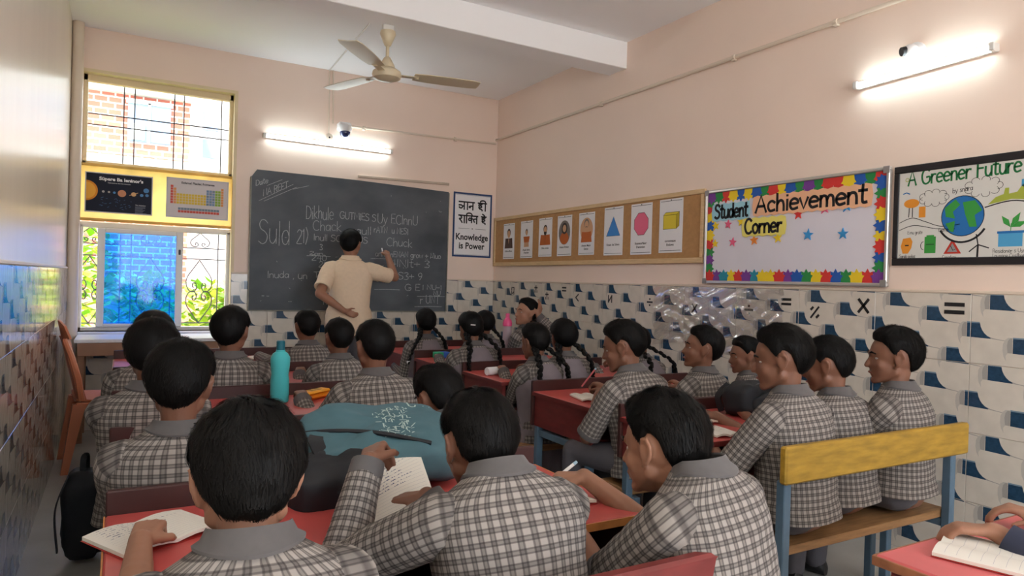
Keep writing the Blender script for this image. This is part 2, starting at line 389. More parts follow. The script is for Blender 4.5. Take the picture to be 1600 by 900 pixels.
# ---- black arithmetic signs stuck on the top row of tiles
M_sign = mat('black_vinyl', (32, 30, 32), 0.5)
def bar(mb, x0, y0, x1, y1, wd): mb.stroke([(x0, y0), (x1, y1)], wd, 0.0012); return mb
def symbol(kind, y, z, s=0.036):
    s *= 1.25; mb = MB(); q = s / 2; t = s * 0.23
    if kind == 'eq': bar(mb, -q, q * .45, q, q * .45, t); bar(mb, -q, -q * .45, q, -q * .45, t)
    if kind == 'x': bar(mb, -q * .8, -q, q * .8, q, t); bar(mb, -q * .8, q, q * .8, -q, t)
    if kind == 'plusbars': bar(mb, -q * .8, q * .5, q * .8, q * .5, t); bar(mb, 0, -q * .1, 0, q * 1.1, t); bar(mb, -q * .7, -q, -q * .7, -q * .4, t * .7); bar(mb, 0, -q, 0, -q * .4, t * .7); bar(mb, q * .7, -q, q * .7, -q * .4, t * .7)
    if kind == 'div': bar(mb, -q, 0, q, 0, t); bar(mb, -t * .3, q * .8, t * .3, q * .8, t); bar(mb, -t * .3, -q * .8, t * .3, -q * .8, t)
    if kind == 'pct': bar(mb, -q * .8, -q, q * .8, q, t * .8); bar(mb, -q * .8, q * .5, -q * .4, q * .9, t); bar(mb, q * .4, -q * .9, q * .8, -q * .5, t)
    if kind == 'lt': bar(mb, q * .8, q, -q * .6, 0, t); bar(mb, -q * .6, 0, q * .8, -q, t)
    if kind == 'rev': bar(mb, -q * .8, -q, -q * .8, q, t); bar(mb, q * .8, -q, q * .8, q, t); bar(mb, -q * .8, -q, q * .8, q, t)
    if kind == 'dots': bar(mb, -q * .7, q * .2, -q * .7, q, t); bar(mb, q * .6, q * .2, q * .6, q, t); bar(mb, -q * .3, q, q * .3, q, t * .7); bar(mb, -q * .7, -q, -q * .7, -q * .2, t); bar(mb, q * .6, -q, q * .6, -q * .2, t); bar(mb, -q * .7, -q, q * .6, -q * .2, t * .7)
    o = mb.build('math_symbol', M_sign, wall_right, 0); o.matrix_world = wall_matrix('R', (RX - .0092, y, z))
for a in (('dots', 5.59, 1.112, .05), ('plusbars', 5.183, 1.136, .045), ('plusbars', 5.002, 1.082, .045), ('eq', 4.741, 1.146, .045), ('lt', 4.555, 1.083, .042), ('rev', 4.124, 1.087, .04), ('div', 3.68, 1.08, .042),
          ('x', 3.251, 1.056, .042), ('div', 2.814, 1.068, .046), ('eq', 2.556, 1.125, .046), ('pct', 2.375, 1.076, .046), ('x', 2.102, 1.122, .05), ('eq', 1.675, 1.129, .06)): symbol(*a)

# ---- window with blue sliding pane, iron grille and yellow boarded band
M_white = mat('white_aluminium', (222, 220, 216), 0.4, 0.5)
M_cream = mat('cream_window_paint', (226, 208, 170), 0.5, vary=0.06, vscale=6)
M_iron = mat('grey_iron_bar', (104, 100, 106), 0.5)
def glassy(name, tint, trans, gloss=0.05, base=.04):
    m = bpy.data.materials.new(name); m.use_nodes = True; nt = m.node_tree; nt.nodes.remove(nt.nodes['Principled BSDF'])
    t = nt.nodes.new('ShaderNodeBsdfTransparent'); t.inputs[0].default_value = (*tint, 1)
    g = nt.nodes.new('ShaderNodeBsdfGlossy'); g.inputs['Roughness'].default_value = gloss
    lw = nt.nodes.new('ShaderNodeLayerWeight'); pw_ = nt.nodes.new('ShaderNodeMath'); pw_.operation = 'POWER'; pw_.inputs[1].default_value = 4; nt.links.new(lw.outputs['Facing'], pw_.inputs[0])
    fr = nt.nodes.new('ShaderNodeMath'); fr.operation = 'MULTIPLY_ADD'; fr.inputs[1].default_value = .8; fr.inputs[2].default_value = base; nt.links.new(pw_.outputs[0], fr.inputs[0])
    mx = nt.nodes.new('ShaderNodeMixShader'); nt.links.new(fr.outputs[0], mx.inputs[0]); nt.links.new(t.outputs[0], mx.inputs[1]); nt.links.new(g.outputs[0], mx.inputs[2])
    last = mx
    if trans > 0:
        d = nt.nodes.new('ShaderNodeBsdfTranslucent'); d.inputs[0].default_value = (*tint, 1)
        n = nt.nodes.new('ShaderNodeTexVoronoi'); n.inputs['Scale'].default_value = 34; n.feature = 'DISTANCE_TO_EDGE'
        tc = nt.nodes.new('ShaderNodeTexCoord'); nz = nt.nodes.new('ShaderNodeTexNoise'); nz.inputs['Scale'].default_value = 9
        nt.links.new(tc.outputs['Object'], nz.inputs['Vector']); nt.links.new(nz.outputs['Color'], n.inputs['Vector'])
        n.inputs['Scale'].default_value = 9
        r = nt.nodes.new('ShaderNodeMapRange'); r.inputs[1].default_value = 0.0; r.inputs[2].default_value = 0.25; r.inputs[3].default_value = trans + .15; r.inputs[4].default_value = trans
        nt.links.new(n.outputs['Distance'], r.inputs[0])
        m2 = nt.nodes.new('ShaderNodeMixShader'); nt.links.new(r.outputs[0], m2.inputs[0]); nt.links.new(mx.outputs[0], m2.inputs[1]); nt.links.new(d.outputs[0], m2.inputs[2]); last = m2
    nt.links.new(last.outputs[0], nt.nodes['Material Output'].inputs[0]); return m
M_glass = glassy('clear_glass', (.95, .97, .97), 0); M_blue = glassy('blue_patterned_glass', (.09, .46, 1.0), .04)
WY = DY + .10
w1 = bpy.data.objects.new('window_1', None); COL.objects.link(w1); w1['kind'] = 'structure'
fr = MB()
for a in ((WX0, WX1, WZ1 - .05, WZ1), (WX0, WX1, 1.985, 2.01), (WX0, WX0 + .03, 1.97, WZ1), (WX1 - .03, WX1, 1.97, WZ1)):
    fr.box((a[0], WY - .02, a[2]), (a[1], WY + .04, a[3]), .004)
fr.build('transom_frame', M_cream, w1)
fr = MB()
for a in ((WX0, WX1, 1.51, 1.555), (WX0, WX1, WZ0, WZ0 + .03), (WX0, WX0 + .02, WZ0, 1.53), (WX1 - .03, WX1, WZ0, 1.53)):
    fr.box((a[0], WY - .02, a[2]), (a[1], WY + .04, a[3]), .004)
fr.build('window_frame', M_white, w1)
sash = MB()
for a in ((-.14, -.09, WZ0 + .03, 1.51), (.395, .445, WZ0 + .03, 1.51), (-.09, .395, WZ0 + .03, WZ0 + .055), (-.09, .395, 1.475, 1.51)):
    sash.box((a[0], WY - .035, a[2]), (a[1], WY - .005, a[3]), .004)
so = sash.build('sliding_sash', M_white, w1)
po = MB().box((-.095, WY - .022, WZ0 + .05), (.40, WY - .018, 1.48)).build('pane', M_blue, so); po['label'] = 'blue patterned glass pane'
MB().box((.412, WY - .045, 1.33), (.428, WY - .033, 1.37), .003).build('latch', mat('dark_latch', (70, 68, 70), .5), so)
MB().box((WX0 + .02, WY + .012, 2.0), (WX1 - .02, WY + .015, WZ1 - .04)).build('pane', M_glass, w1)
MB().box((WX0 - .01, DY - .06, WZ0 - .03), (WX1 + .01, WY + .1, WZ0), .004).build('window_sill', mat('white_marble_sill', (226, 226, 230), .3, vary=.05), w1)
rv = MB(); rv.box((WX1 - .004, DY - .004, WZ0), (WX1 + .02, DY + .09, WZ1)); rv.box((WX0, DY - .004, WZ1 - .004), (WX1 + .02, DY + .09, WZ1 + .02))
rv.build('reveal', M_cream, w1)
# iron grille: bars and scrolls
gr = bpy.data.objects.new('window_grille', None); COL.objects.link(gr); tag(gr, 'thin iron window grille with heart-shaped scrolls behind the blue pane', 'grille')
gr.location = (0, WY + .055, 0)
BV = (.012, .085, .362, .432, .712)
for x in BV: MB().box((x - .0045, -.0045, WZ0), (x + .0045, .0045, WZ1), 0).build('vertical_bar', M_iron, gr)
for z in (2.378, 2.296, 1.392, 1.303, .785): MB().box((WX0, -.0035, z - .0045), (WX1, .0035, z + .0045)).build('cross_bar', M_iron, gr)
def heart(cx, ztop, zbot, wd, flip):
    out = []
    for sg in (-1, 1):
        H = zbot - ztop
        base = [(0, 0), (.45, .25), (.92, .52), (1.0, .74), (.78, .93), (.42, .97), (.2, .84), (.3, .70), (.5, .72), (.5, .82), (.4, .84)]
        pts = [Vector((cx + sg * wd * a, 0, ztop + H * b)) for a, b in base]
        out.append(catmull(pts, 5))
    return out
for cx in (-.19, .222, .575):
    for (zt, zb_) in ((1.295, 1.03), (.785, 1.05)):
        for k, path in enumerate(heart(cx, zt, zb_, .095, False)):
            MB().tube(path, .0046, 6).build('scroll', M_iron, gr)
    for k, path in enumerate(heart(cx, 1.515, 1.40, .07, False)): MB().tube(path, .0044, 6).build('scroll', M_iron, gr)
# yellow band between transom and lower window
M_yel = mat('stained_yellow_paint', (232, 206, 130), .55, vary=.2, vscale=5)
_nt = M_yel.node_tree; _tl = _nt.nodes.new('ShaderNodeBsdfTranslucent'); _mx = _nt.nodes.new('ShaderNodeMixShader'); _mx.inputs[0].default_value = .5   # painted glass: daylight comes through
_nt.links.new(_nt.nodes['Principled BSDF'].inputs['Base Color'].links[0].from_socket, _tl.inputs[0]); _nt.links.new(_nt.nodes['Principled BSDF'].outputs[0], _mx.inputs[1]); _nt.links.new(_tl.outputs[0], _mx.inputs[2]); _nt.links.new(_mx.outputs[0], _nt.nodes['Material Output'].inputs[0])
pb = struct('window_band', MB().add([(WX0, DY + .05, 1.557), (WX1, DY + .05, 1.557), (WX1, DY + .05, 1.985), (WX0, DY + .05, 1.985)], [(0, 1, 2, 3)]), M_yel)
MB().box((WX0, DY + .035, 1.557), (WX1, DY + .06, 1.578)).build('moulding', M_yel, pb); MB().box((WX0, DY + .035, 1.967), (WX1, DY + .06, 1.985)).build('moulding', M_yel, pb)

# ---- corner drain pipe, conduits
M_pvc = mat('cream_plastic_pipe', (222, 206, 188), .45)
o = MB().cyl((-.286, 5.925, 0), (-.286, 5.925, CZ), .037, n=20).build('drain_pipe', M_pvc); tag(o, 'cream vertical drain pipe in the corner left of the window', 'pipe')
def clampmb(p, ax):
    mb = MB(); p = Vector(p); d = Vector(ax); mb.cyl(p - d * .009, p + d * .009, .0165, n=12); mb.box(p - Vector((.014, .014, .022)), p + Vector((.014, .014, -.012)), .003); return mb
t = thing('conduit_pipe', 'long cream conduit pipe clipped along the right wall', 'pipe')
MB().cyl((RX - .014, -.5, 2.583), (RX - .014, DY - .005, 2.583), .0115, n=12).build('pipe', M_pvc, t)
for y in (4.3, 2.98, 2.3, 1.55, .8): clampmb((RX - .016, y, 2.583), (0, 1, 0)).build('clip', M_pvc, t)
t = thing('conduit_pipe', 'short cream conduit pipe on the front wall beside the dome camera', 'pipe')
MB().cyl((1.75, DY - .014, 2.515), (RX - .03, DY - .014, 2.545), .010, n=12).build('pipe', M_pvc, t)
for x in (1.86, 2.75): clampmb((x, DY - .016, 2.517 + (x - 1.75) * .02), (1, 0, 0)).build('clip', M_pvc, t)
t = thing('cable_conduit', 'thin white cable run from the fan across ceiling and down the wall', 'conduit')
MB().tube([(1.47, 4.25, CZ - .006), (1.545, DY - .01, CZ - .006)], .006, 6).build('ceiling_run', M_white, t)
MB().tube([(1.546, DY - .008, CZ), (1.552, DY - .008, 2.40)], .006, 6).build('wall_run', M_pvc, t)
MB().tube([(1.578, DY - .008, CZ), (1.588, DY - .008, 2.52)], .006, 6).build('wall_run', M_pvc, t)

# ---- LED tube lights
M_tube = emit('led_tube_glow', (232, 248, 250), TUBE_POWER)
def tube_light(side, O, length, tilt, label, glow=None):
    t = wall_thing('tube_light', label, 'light', side, O)
    t.matrix_world = t.matrix_world @ Matrix.Rotation(tilt, 4, 'Z')
    h = length / 2
    MB().box((-h, -.017, .002), (h, .017, .022), .003).build('housing', M_white, t)
    MB().loft([[Vector((x_, .0145 * math.cos(math.radians(a_)), .0225 + .020 * math.sin(math.radians(a_)))) for a_ in range(0, 181, 20)] for x_ in (-h + .013, h - .013)]).build('diffuser', glow or M_tube, t)
    for sx in (-1, 1): MB().box((sx * h - .012, -.018, .002), (sx * h + .012, .018, .05), .004).build('end_cap', M_white, t)
tube_light('B', (1.567, DY, 2.338), 1.09, -.006, 'long glowing LED tube light above the blackboard')
tube_light('R', (RX, 1.853, 2.228), .62, .03, 'short glowing LED tube light on the right wall above the posters')
tube_light('R', (RX, -.9, 2.25), 1.09, 0, 'LED tube light on the right wall behind the camera')  # extra tube added out of view to brighten the room
tube_light('L', (LX, -1.0, 2.3), 1.09, 0, 'LED tube light on the left wall behind the camera')  # another added tube, unseen, for soft fill from the rear
tube_light('L', (LX, .95, 2.40), 1.09, 0, 'LED tube light on the left wall beside the camera')  # added out-of-view tube that lifts the ceiling and right wall
# ---- dome cameras
M_wplast = mat('white_plastic', (228, 226, 226), .35); M_dome = mat('smoked_dome', (58, 66, 110), .12, .6, vary=.3, vscale=40); M_dark = mat('black_plastic', (28, 28, 32), .4)
t = wall_thing('security_camera', 'white security camera with dark blue dome over the blackboard tube light', 'camera', 'B', (1.675, DY, 2.47))
MB().box((-.055, -.01, 0), (.055, .062, .085), .012).build('bracket', M_wplast, t)
MB().lathe([(.0, -.03), (.045, -.028), (.058, .0), (.056, .03), (.0, .032)], (0, 0, .075), 20, axis=(0, 1, 0)).build('housing', M_wplast, t)
MB().ball((0, -.028, .078), (.046, .048, .046), n=18, k=12).build('dome', M_dome, t)
t = wall_thing('junction_box', 'small round white junction box touching the long tube light', 'junction box', 'B', (1.555, DY, 2.392))
MB().lathe([(.0, 0), (.036, 0), (.036, .02), (.03, .026), (0, .026)], (0, 0, 0.001), 18, axis=(0, 0, 1)).build('body', M_pvc, t)
MB().lathe([(.0, 0), (.008, 0), (.008, .004), (0, .004)], (0, 0, .027), 8).build('screw', M_dark, t)
t = wall_thing('security_camera', 'small white eyeball security camera above the right wall tube light', 'camera', 'R', (RX, 1.885, 2.315))
MB().lathe([(.0, 0), (.045, 0), (.044, .014), (.03, .02), (0, .02)], (0, 0, .001), 20).build('base', M_wplast, t)
MB().ball((-.008, 0, .036), .034, n=16, k=10).build('ball', M_wplast, t)
MB().cyl((-.02, 0, .056), (-.03, -.004, .072), .022, .021, 16).build('lens', M_dark, t)
MB().tube(catmull([(-.01, -.02, .03), (-.03, -.045, .015), (-.05, -.06, .008)], 5), .003, 5).build('cable', M_wplast, t)

# ---- ceiling fan under the beam
M_fan = mat('cream_fan_enamel', (214, 200, 170), .35, .5)
FX, FY = 1.44, 4.19
t = thing('ceiling_fan', 'cream three-bladed ceiling fan hanging from the beam', 'fan', (FX, FY, 2.782))
MB().box((-.035, -.012, -.045), (.035, .012, 0), .003).build('mounting_bracket', M_white, t)
MB().lathe([(.012, -.135), (.02, -.13), (.05, -.06), (.046, -.04), (.012, -.035)], n=20).build('canopy', M_fan, t)
MB().cyl((0, 0, -.23), (0, 0, -.05), .011, n=12).build('downrod', M_fan, t)
MB().lathe([(.012, -.20), (.02, -.205), (.045, -.25), (.052, -.27), (.012, -.275)], n=20).build('lower_canopy', M_fan, t)
MB().lathe([(.0, -.352), (.05, -.349), (.085, -.335), (.093, -.315), (.088, -.295), (.06, -.275), (.02, -.265)], n=28).build('motor', M_fan, t)
for k, an in enumerate((math.radians(-10), math.radians(110), math.radians(230))):
    R3 = Matrix.Rotation(an, 4, 'Z'); mb = MB(); rings = []
    for r, wd, tw in ((.17, .052, -.10), (.25, .064, -.10), (.40, .070, -.09), (.55, .068, -.08), (.60, .056, -.08)):
        c_, s_ = math.cos(tw), math.sin(tw)
        rings.append([R3 @ Vector((r, a * wd * c_ - b * s_, -.305 + a * wd * s_ + b * c_)) for a, b in ((-1, -.002), (0, -.006), (1, -.002), (1, .002), (0, -.002), (-1, .002))])
    mb.loft(rings).build('blade', M_fan, t)
    mb = MB(); mb.box((.08, -.022, -.312), (.2, .022, -.306), .002, M=R3); mb.cyl(R3 @ Vector((.19, 0, -.318)), R3 @ Vector((.19, 0, -.30)), .012, n=8); mb.build('blade_iron', M_fan, t)

# ---- clear plastic sheet taped over the tiles
mb = MB(); NU, NV = 60, 30; vs_ = []
for j in range(NV + 1):
    for i in range(NU + 1):
        u_ = i / NU; v_ = j / NV
        n_ = .012 + .007 * math.sin(u_ * 23 + 3 * math.sin(v_ * 7)) + .006 * math.sin(v_ * 31 + 4 * math.sin(u_ * 11)) + .004 * math.sin(u_ * 71 + v_ * 40)
        vs_.append((u_ * 1.05, -v_ * .40 * (1 - .1 * math.sin(u_ * 5)), max(.002, n_)))
mb.add(vs_, [(j * (NU + 1) + i + 1, j * (NU + 1) + i, (j + 1) * (NU + 1) + i, (j + 1) * (NU + 1) + i + 1)[::1] for j in range(NV) for i in range(NU)])
o = mb.build('plastic_sheet', glassy('clear_crinkled_film', (.98, .98, .98), 0, .05, .2)); o.matrix_world = wall_matrix('R', (RX - .0095, 3.62, DADO - .004))
tag(o, 'crinkled clear plastic sheet stuck over the wall tiles below the achievement board', 'plastic sheet')

# ------------------------------------------------------------------ outside
M_grass = mat('outdoor_earth', (150, 160, 110), .9, vary=.3, vscale=2)
struct('ground', MB().box((-12, DY + .25, -.3), (14, 30, -.15)), M_grass)
def brick_mat():
    m = bpy.data.materials.new('faded_brick'); m.use_nodes = True; nt = m.node_tree; b = nt.nodes['Principled BSDF']
    tc = nt.nodes.new('ShaderNodeTexCoord'); mp = nt.nodes.new('ShaderNodeMapping'); mp.inputs['Rotation'].default_value = (math.pi / 2, 0, 0)
    br = nt.nodes.new('ShaderNodeTexBrick'); br.inputs['Scale'].default_value = 3.4; br.inputs['Color1'].default_value = srgb(176, 96, 78); br.inputs['Color2'].default_value = srgb(192, 116, 96); br.inputs['Mortar'].default_value = srgb(226, 206, 196)
    br.inputs['Mortar Size'].default_value = .03
    nt.links.new(tc.outputs['Object'], mp.inputs[0]); nt.links.new(mp.outputs[0], br.inputs['Vector']); nt.links.new(br.outputs['Color'], b.inputs['Base Color']); b.inputs['Roughness'].default_value = .9
    return m
BY = 9.5
t = thing('brick_house', 'red brick house seen through the upper window', 'building', (0, BY, -.2))
M_conc = mat('weathered_concrete', (200, 200, 196), .9, vary=.12, vscale=3)
MB().box((-3, 0, 0), (.74, .3, 4.6)).build('wall', brick_mat(), t)
MB().box((-3, -.18, 2.58), (.785, .1, 2.74)).build('ledge', M_conc, t); MB().box((-3, -.12, 3.5), (.78, .1, 3.62)).build('lintel_band', M_conc, t)
wo = MB().box((.06, -.05, 2.95), (.52, .02, 3.42), .01).build('window', mat('blue_grey_shutter', (128, 146, 172), .6), t)
MB().box((.27, -.07, 2.95), (.30, -.04, 3.42)).build('mullion', M_white, wo); MB().box((.04, -.07, 3.40), (.54, -.03, 3.45)).build('head', M_white, wo)
MB().box((.10, -.08, 2.97), (.24, -.04, 3.16)).build('air_cooler', M_white, wo)
t = thing('white_house', 'white rendered house right of the brick house outside the window', 'building', (0, BY + .4, -.2))
MB().box((.79, -.05, 0), (4, .25, 5)).build('wall', mat('white_render', (236, 234, 230), .9), t)
for z0 in (2.9, 3.26): MB().box((.92, -.08, z0), (1.1, -.04, z0 + .24)).build('window', mat('far_window', (120, 136, 160), .5), t)
MB().box((-3, 8.9, -.2), (4, 9.05, 1.0)).build('garden_wall', mat('pale_brick_wall', (206, 150, 134), .9, vary=.2, vscale=6))['kind'] = 'structure'
M_leaf = [mat('leaf_bright', (170, 200, 60), .6), mat('leaf_mid', (116, 170, 44), .6), mat('leaf_pale', (214, 220, 96), .6)]
def shrub(x, y, h, rx, n, label, seed):
    rg = random.Random(seed); t = thing('garden_shrub', label, 'shrub', (x, y, -.15), group='shrubs outside the window'); mb = MB()
    for _ in range(n):
        a = rg.uniform(0, 6.283); rr = rx * math.sqrt(rg.random()); z = h * rg.uniform(.08, 1.0); rr *= 1.1 - .5 * abs(z / h - .45)
        c = Vector((rr * math.cos(a), rr * math.sin(a), z)); d = Vector((rg.uniform(-1, 1), rg.uniform(-1, 1), rg.uniform(-.7, .7))).normalized(); u, w_ = basis(d)
        l = rg.uniform(.07, .16); u = u * l * .38; m = rg.randrange(3)
        mb.add([c, c + d * l * .45 + u, c + d * l, c + d * l * .45 - u], [(0, 1, 2, 3)], m)
    f = mb.build('foliage', M_leaf, t, 0); f['kind'] = 'stuff'
    st = MB()
    for k in range(4): st.tube([(0, 0, 0), (rg.uniform(-.1, .1), rg.uniform(-.1, .1), h * .4), (rg.uniform(-.3, .3) * rx, rg.uniform(-.3, .3) * rx, h * .8)], [.015, .011, .005], 5)
    st.build('stems', mat('shrub_stem', (110, 96, 70), .8), t)
shrub(-.35, 7.5, 1.75, .38, 900, 'tall leafy shrub outside the left strip of the window', 1)
shrub(.22, 8.25, 1.3, .42, 900, 'low leafy shrub behind the blue window pane', 2)
shrub(.95, 7.4, 1.25, .42, 1300, 'bushy shrub outside the right strip of the window', 3)
# ------------------------------------------------------------------ things on the walls
M_paper = mat('white_paper', (232, 230, 232), .7, vary=.015, vscale=10); M_ink = mat('black_ink', (28, 26, 30), .7); M_blueink = mat('blue_border_ink', (40, 66, 110), .6)
def C(name, r, g, b, rough=.65): return mat(name, (r, g, b), rough, .3)
P_red, P_orange, P_yellow, P_green, P_blue, P_purple, P_teal, P_pink = (C('card_red', 214, 60, 56), C('card_orange', 232, 140, 60), C('card_yellow', 238, 206, 46), C('card_green', 48, 140, 74), C('card_blue', 40, 92, 176), C('card_purple', 122, 66, 150), C('card_teal', 44, 140, 160), C('card_pink', 226, 96, 130))
def arc(cx, cy, rx, ry, a0, a1, n=16): return [(cx + rx * math.cos(math.radians(a0 + (a1 - a0) * i / n)), cy + ry * math.sin(math.radians(a0 + (a1 - a0) * i / n))) for i in range(n + 1)]
def ell(cx, cy, rx, ry, n=24): return arc(cx, cy, rx, ry, 0, 360 - 360 / n, n - 1)
def flat(mb, pts, z, m=0):
    a = sum(pts[i][0] * pts[(i + 1) % len(pts)][1] - pts[(i + 1) % len(pts)][0] * pts[i][1] for i in range(len(pts)))
    if a < 0: pts = pts[::-1]
    mb.add([(x, y, z) for x, y in pts], [tuple(range(len(pts)))], m); return mb
def rect(mb, x0, y0, x1, y1, z, m=0): return flat(mb, [(x0, y0), (x1, y0), (x1, y1), (x0, y1)], z, m)
def frame_mb(w, h, t, d, c=.003):
    mb = MB(); mb.box((0, 0, 0), (w, t, d), c); mb.box((0, h - t, 0), (w, h, d), c); mb.box((0, t, 0), (t, h - t, d), c); mb.box((w - t, t, 0), (w, h - t, d), c); return mb

# ---- blackboard
def slate():
    m = bpy.data.materials.new('chalky_slate'); m.use_nodes = True; nt = m.node_tree; b = nt.nodes['Principled BSDF']
    tc = nt.nodes.new('ShaderNodeTexCoord'); mp = nt.nodes.new('ShaderNodeMapping'); mp.inputs['Scale'].default_value = (1, 1.6, 1); mp.inputs['Rotation'].default_value = (0, 0, .4)
    n = nt.nodes.new('ShaderNodeTexNoise'); n.inputs['Scale'].default_value = 2.2; n.inputs['Detail'].default_value = 6
    r = nt.nodes.new('ShaderNodeValToRGB'); r.color_ramp.elements[0].position = .3; r.color_ramp.elements[0].color = srgb(58, 64, 71); r.color_ramp.elements[1].position = .72; r.color_ramp.elements[1].color = srgb(94, 100, 107)
    nt.links.new(tc.outputs['Object'], mp.inputs[0]); nt.links.new(mp.outputs[0], n.inputs['Vector']); nt.links.new(n.outputs['Fac'], r.inputs[0]); nt.links.new(r.outputs[0], b.inputs['Base Color']); b.inputs['Roughness'].default_value = .6
    return m
bw, bh = 1.755, 1.155
t = wall_thing('blackboard', 'large dark slate blackboard covered in chalk sums on the front wall', 'blackboard', 'B', (.932, DY, .9))
MB().prism([(0, 0), (bw, 0), (bw + .006, bh - .03), (bw * .5, bh - .005), (.04, bh), (0, bh - .06)], .012, .026).build('slate', slate(), t)
M_edge = mat('worn_board_edge', (150, 146, 134), .7, vary=.25, vscale=20)
e = MB(); e.box((-.008, -.008, .0121), (bw + .008, 0, .03), .002); e.box((-.009, 0, .0121), (0, bh - .06, .03), .002); e.box((bw + .0065, 0, .0121), (bw + .0145, bh - .04, .03), .002)
e.build('edge_strip', M_edge, t)
M_chalk = mat('white_chalk', (176, 180, 184), .9, vary=.45, vscale=160); ZC = .0266
ck = MB()
def chalk(s_, x, y, size, width=None, w_=.0052, slope=0.0, jit=.06): hand_text(ck, s_, x, y, size, w_, ZC, 0, width, slope, jit)
chalk('Date', .03, 1.02, .045, .1, slope=.35); chalk('NAVREET', .09, .94, .055, .2, slope=.45)
for (x0, y0, x1, y1) in ((.12, 1.03, .24, 1.09), (.06, .9, .33, 1.06), (.1, .9, .36, 1.04), (.33, 1.02, .46, 1.06)): ck.stroke([(x0, y0), (x1, y1)], .004, ZC)
chalk('Dikhule', .44, .785, .11, .24); chalk('GUTMIESBS', .73, .80, .062, .33); chalk('Uy ECInnU', 1.07, .79, .085, .39)
chalk('Chack', .50, .69, .085, .25); chalk('yaulI', .83, .675, .07, .19); chalk('rATNB u NES1', 1.04, .70, .055, .33)
chalk('Suld', .06, .55, .2, .26, .006); chalk('21)', .37, .57, .12, .1, .006); chalk('InuIIBSCUNNUS', .51, .60, .055, .48); chalk('Chuck', 1.16, .585, .075, .25)
chalk('3', .565, .52, .05); chalk('2an', .48, .475, .03, .12); chalk('240', .50, .43, .05, .13); chalk('28', .56, .37, .05, .08); chalk('137', .53, .285, .05, .12); chalk('15', .63, .225, .05, .08); chalk('10', .59, .14, .05, .06); chalk('19', .6, .05, .05, .06)
for (x0, y0, x1) in ((.46, .465, .66), (.52, .33, .66), (.57, .205, .7), (.6, .085, .7), (1.06, .19, 1.3), (1.45, -.0 + .04, 1.72), (1.47, .135, 1.75), (1.02, .465, 1.2)): ck.stroke([(x0, y0), ((x0 + x1) / 2, y0 + .004), (x1, y0 + .002)], .0045, ZC)
chalk('Inuda , un', .14, .27, .055, .33); chalk('anKumENAN grow + Niuo', 1.06, .49, .05, .64); chalk('Q 4INIt+ 3', 1.12, .405, .065, .47); chalk('s S3+ 9', 1.2, .29, .065, .32); chalk('( GOE', 1.28, .19, .06, .22)
chalk('IQNU-1', 1.52, .20, .045, .2); chalk('NU', 1.63, .15, .04, .08); chalk('r UNT', 1.5, .07, .075, .2); chalk('- -', .1, .1, .04, .06)
for _ in range(26):
    x, y = random.uniform(.05, 1.7), random.uniform(.05, 1.08); ck.stroke([(x, y), (x + random.uniform(-.02, .03), y + random.uniform(-.01, .01))], .003, ZC - .0001)
ck.build('chalk_writing', M_chalk, t, 0)['kind'] = 'stuff'
o = MB().box((0, 0, .001), (.88, .022, .02), .003).build('wooden_batten', mat('grey_wood_batten', (196, 178, 160), .7, vary=.1, vscale=12)); o.matrix_world = wall_matrix('B', (1.82, DY, 2.075)) @ Matrix.Rotation(.018, 4, 'Z')
tag(o, 'thin grey wooden batten fixed above the blackboard', 'batten')

# ---- knowledge is power sign
t = wall_thing('wall_sign', 'white sign reading Knowledge is Power with Hindi lettering and blue border', 'sign', 'B', (2.752, DY, 1.422))
sw, sh = .414, .617
MB().box((0, 0, .001), (sw, sh, .008), .001).build('panel', M_paper, t)
mb = MB()
for x0, y0, x1, y1 in ((0, 0, sw, .018), (0, sh - .018, sw, sh), (0, .018, .018, sh - .018), (sw - .018, .018, sw, sh - .018)): rect(mb, x0, y0, x1, y1, .0086)
rect(mb, .022, .022, sw - .022, .024, .0086); rect(mb, .022, sh - .024, sw - .022, sh - .022, .0086); mb.build('border', M_blueink, t, 0)
mb = MB(); put_text(mb, 'Knowledge', sw / 2, .165, .085, .0088, width=.345, align='c', bold=.0022); put_text(mb, 'is Power', sw / 2, .08, .085, .0088, width=.275, align='c', bold=.0022)
rect(mb, .06, .272, sw / 2 - .03, .275, .0088); rect(mb, sw / 2 + .03, .272, sw - .06, .275, .0088); flat(mb, ell(sw / 2, .2735, .006, .006, 10), .0088); mb.build('english_lettering', M_ink, t, 0)
# Devanagari drawn as pen strokes: (x, y) in glyph units, head-line at y=1
DEV = {'ja': (.8, ['.0,.55 .3,.55 .42,.36 .3,.16 .1,.2 .05,.3', '.42,.36 .62,.55', '.62,1 .62,0']), 'aa': (.34, ['.2,1 .2,0']), 'na': (.7, ['.08,.46 .2,.36 .14,.28 .06,.4 .24,.5 .5,.5', '.5,1 .5,0']),
       'ha': (.66, ['.46,1 .46,.84 .14,.84 .12,.62 .34,.66 .46,.52 .26,.4 .1,.46 .2,.24 .46,.16 .5,.0']), 'ii': (.4, ['.22,1 .22,0', '.22,1 .2,1.26 -.02,1.36 -.3,1.3 -.38,1.16']), 'ra': (.5, ['.12,1 .36,.82 .34,.62 .1,.54 .3,.3 .44,.04']),
       'i': (.34, ['.14,1 .14,0', '.14,1 .18,1.26 .42,1.36 .7,1.3 .84,1.04']), 'ka': (.6, ['.42,1 .42,.1', '.42,.62 .2,.72 .06,.54 .16,.38 .42,.5', '.42,.62 .6,.6']), 'ta': (.62, ['.46,1 .46,0', '.46,.62 .2,.62 .08,.44 .18,.2']), 'e': (.0, ['-.22,1.02 -.3,1.2 -.52,1.36'])}
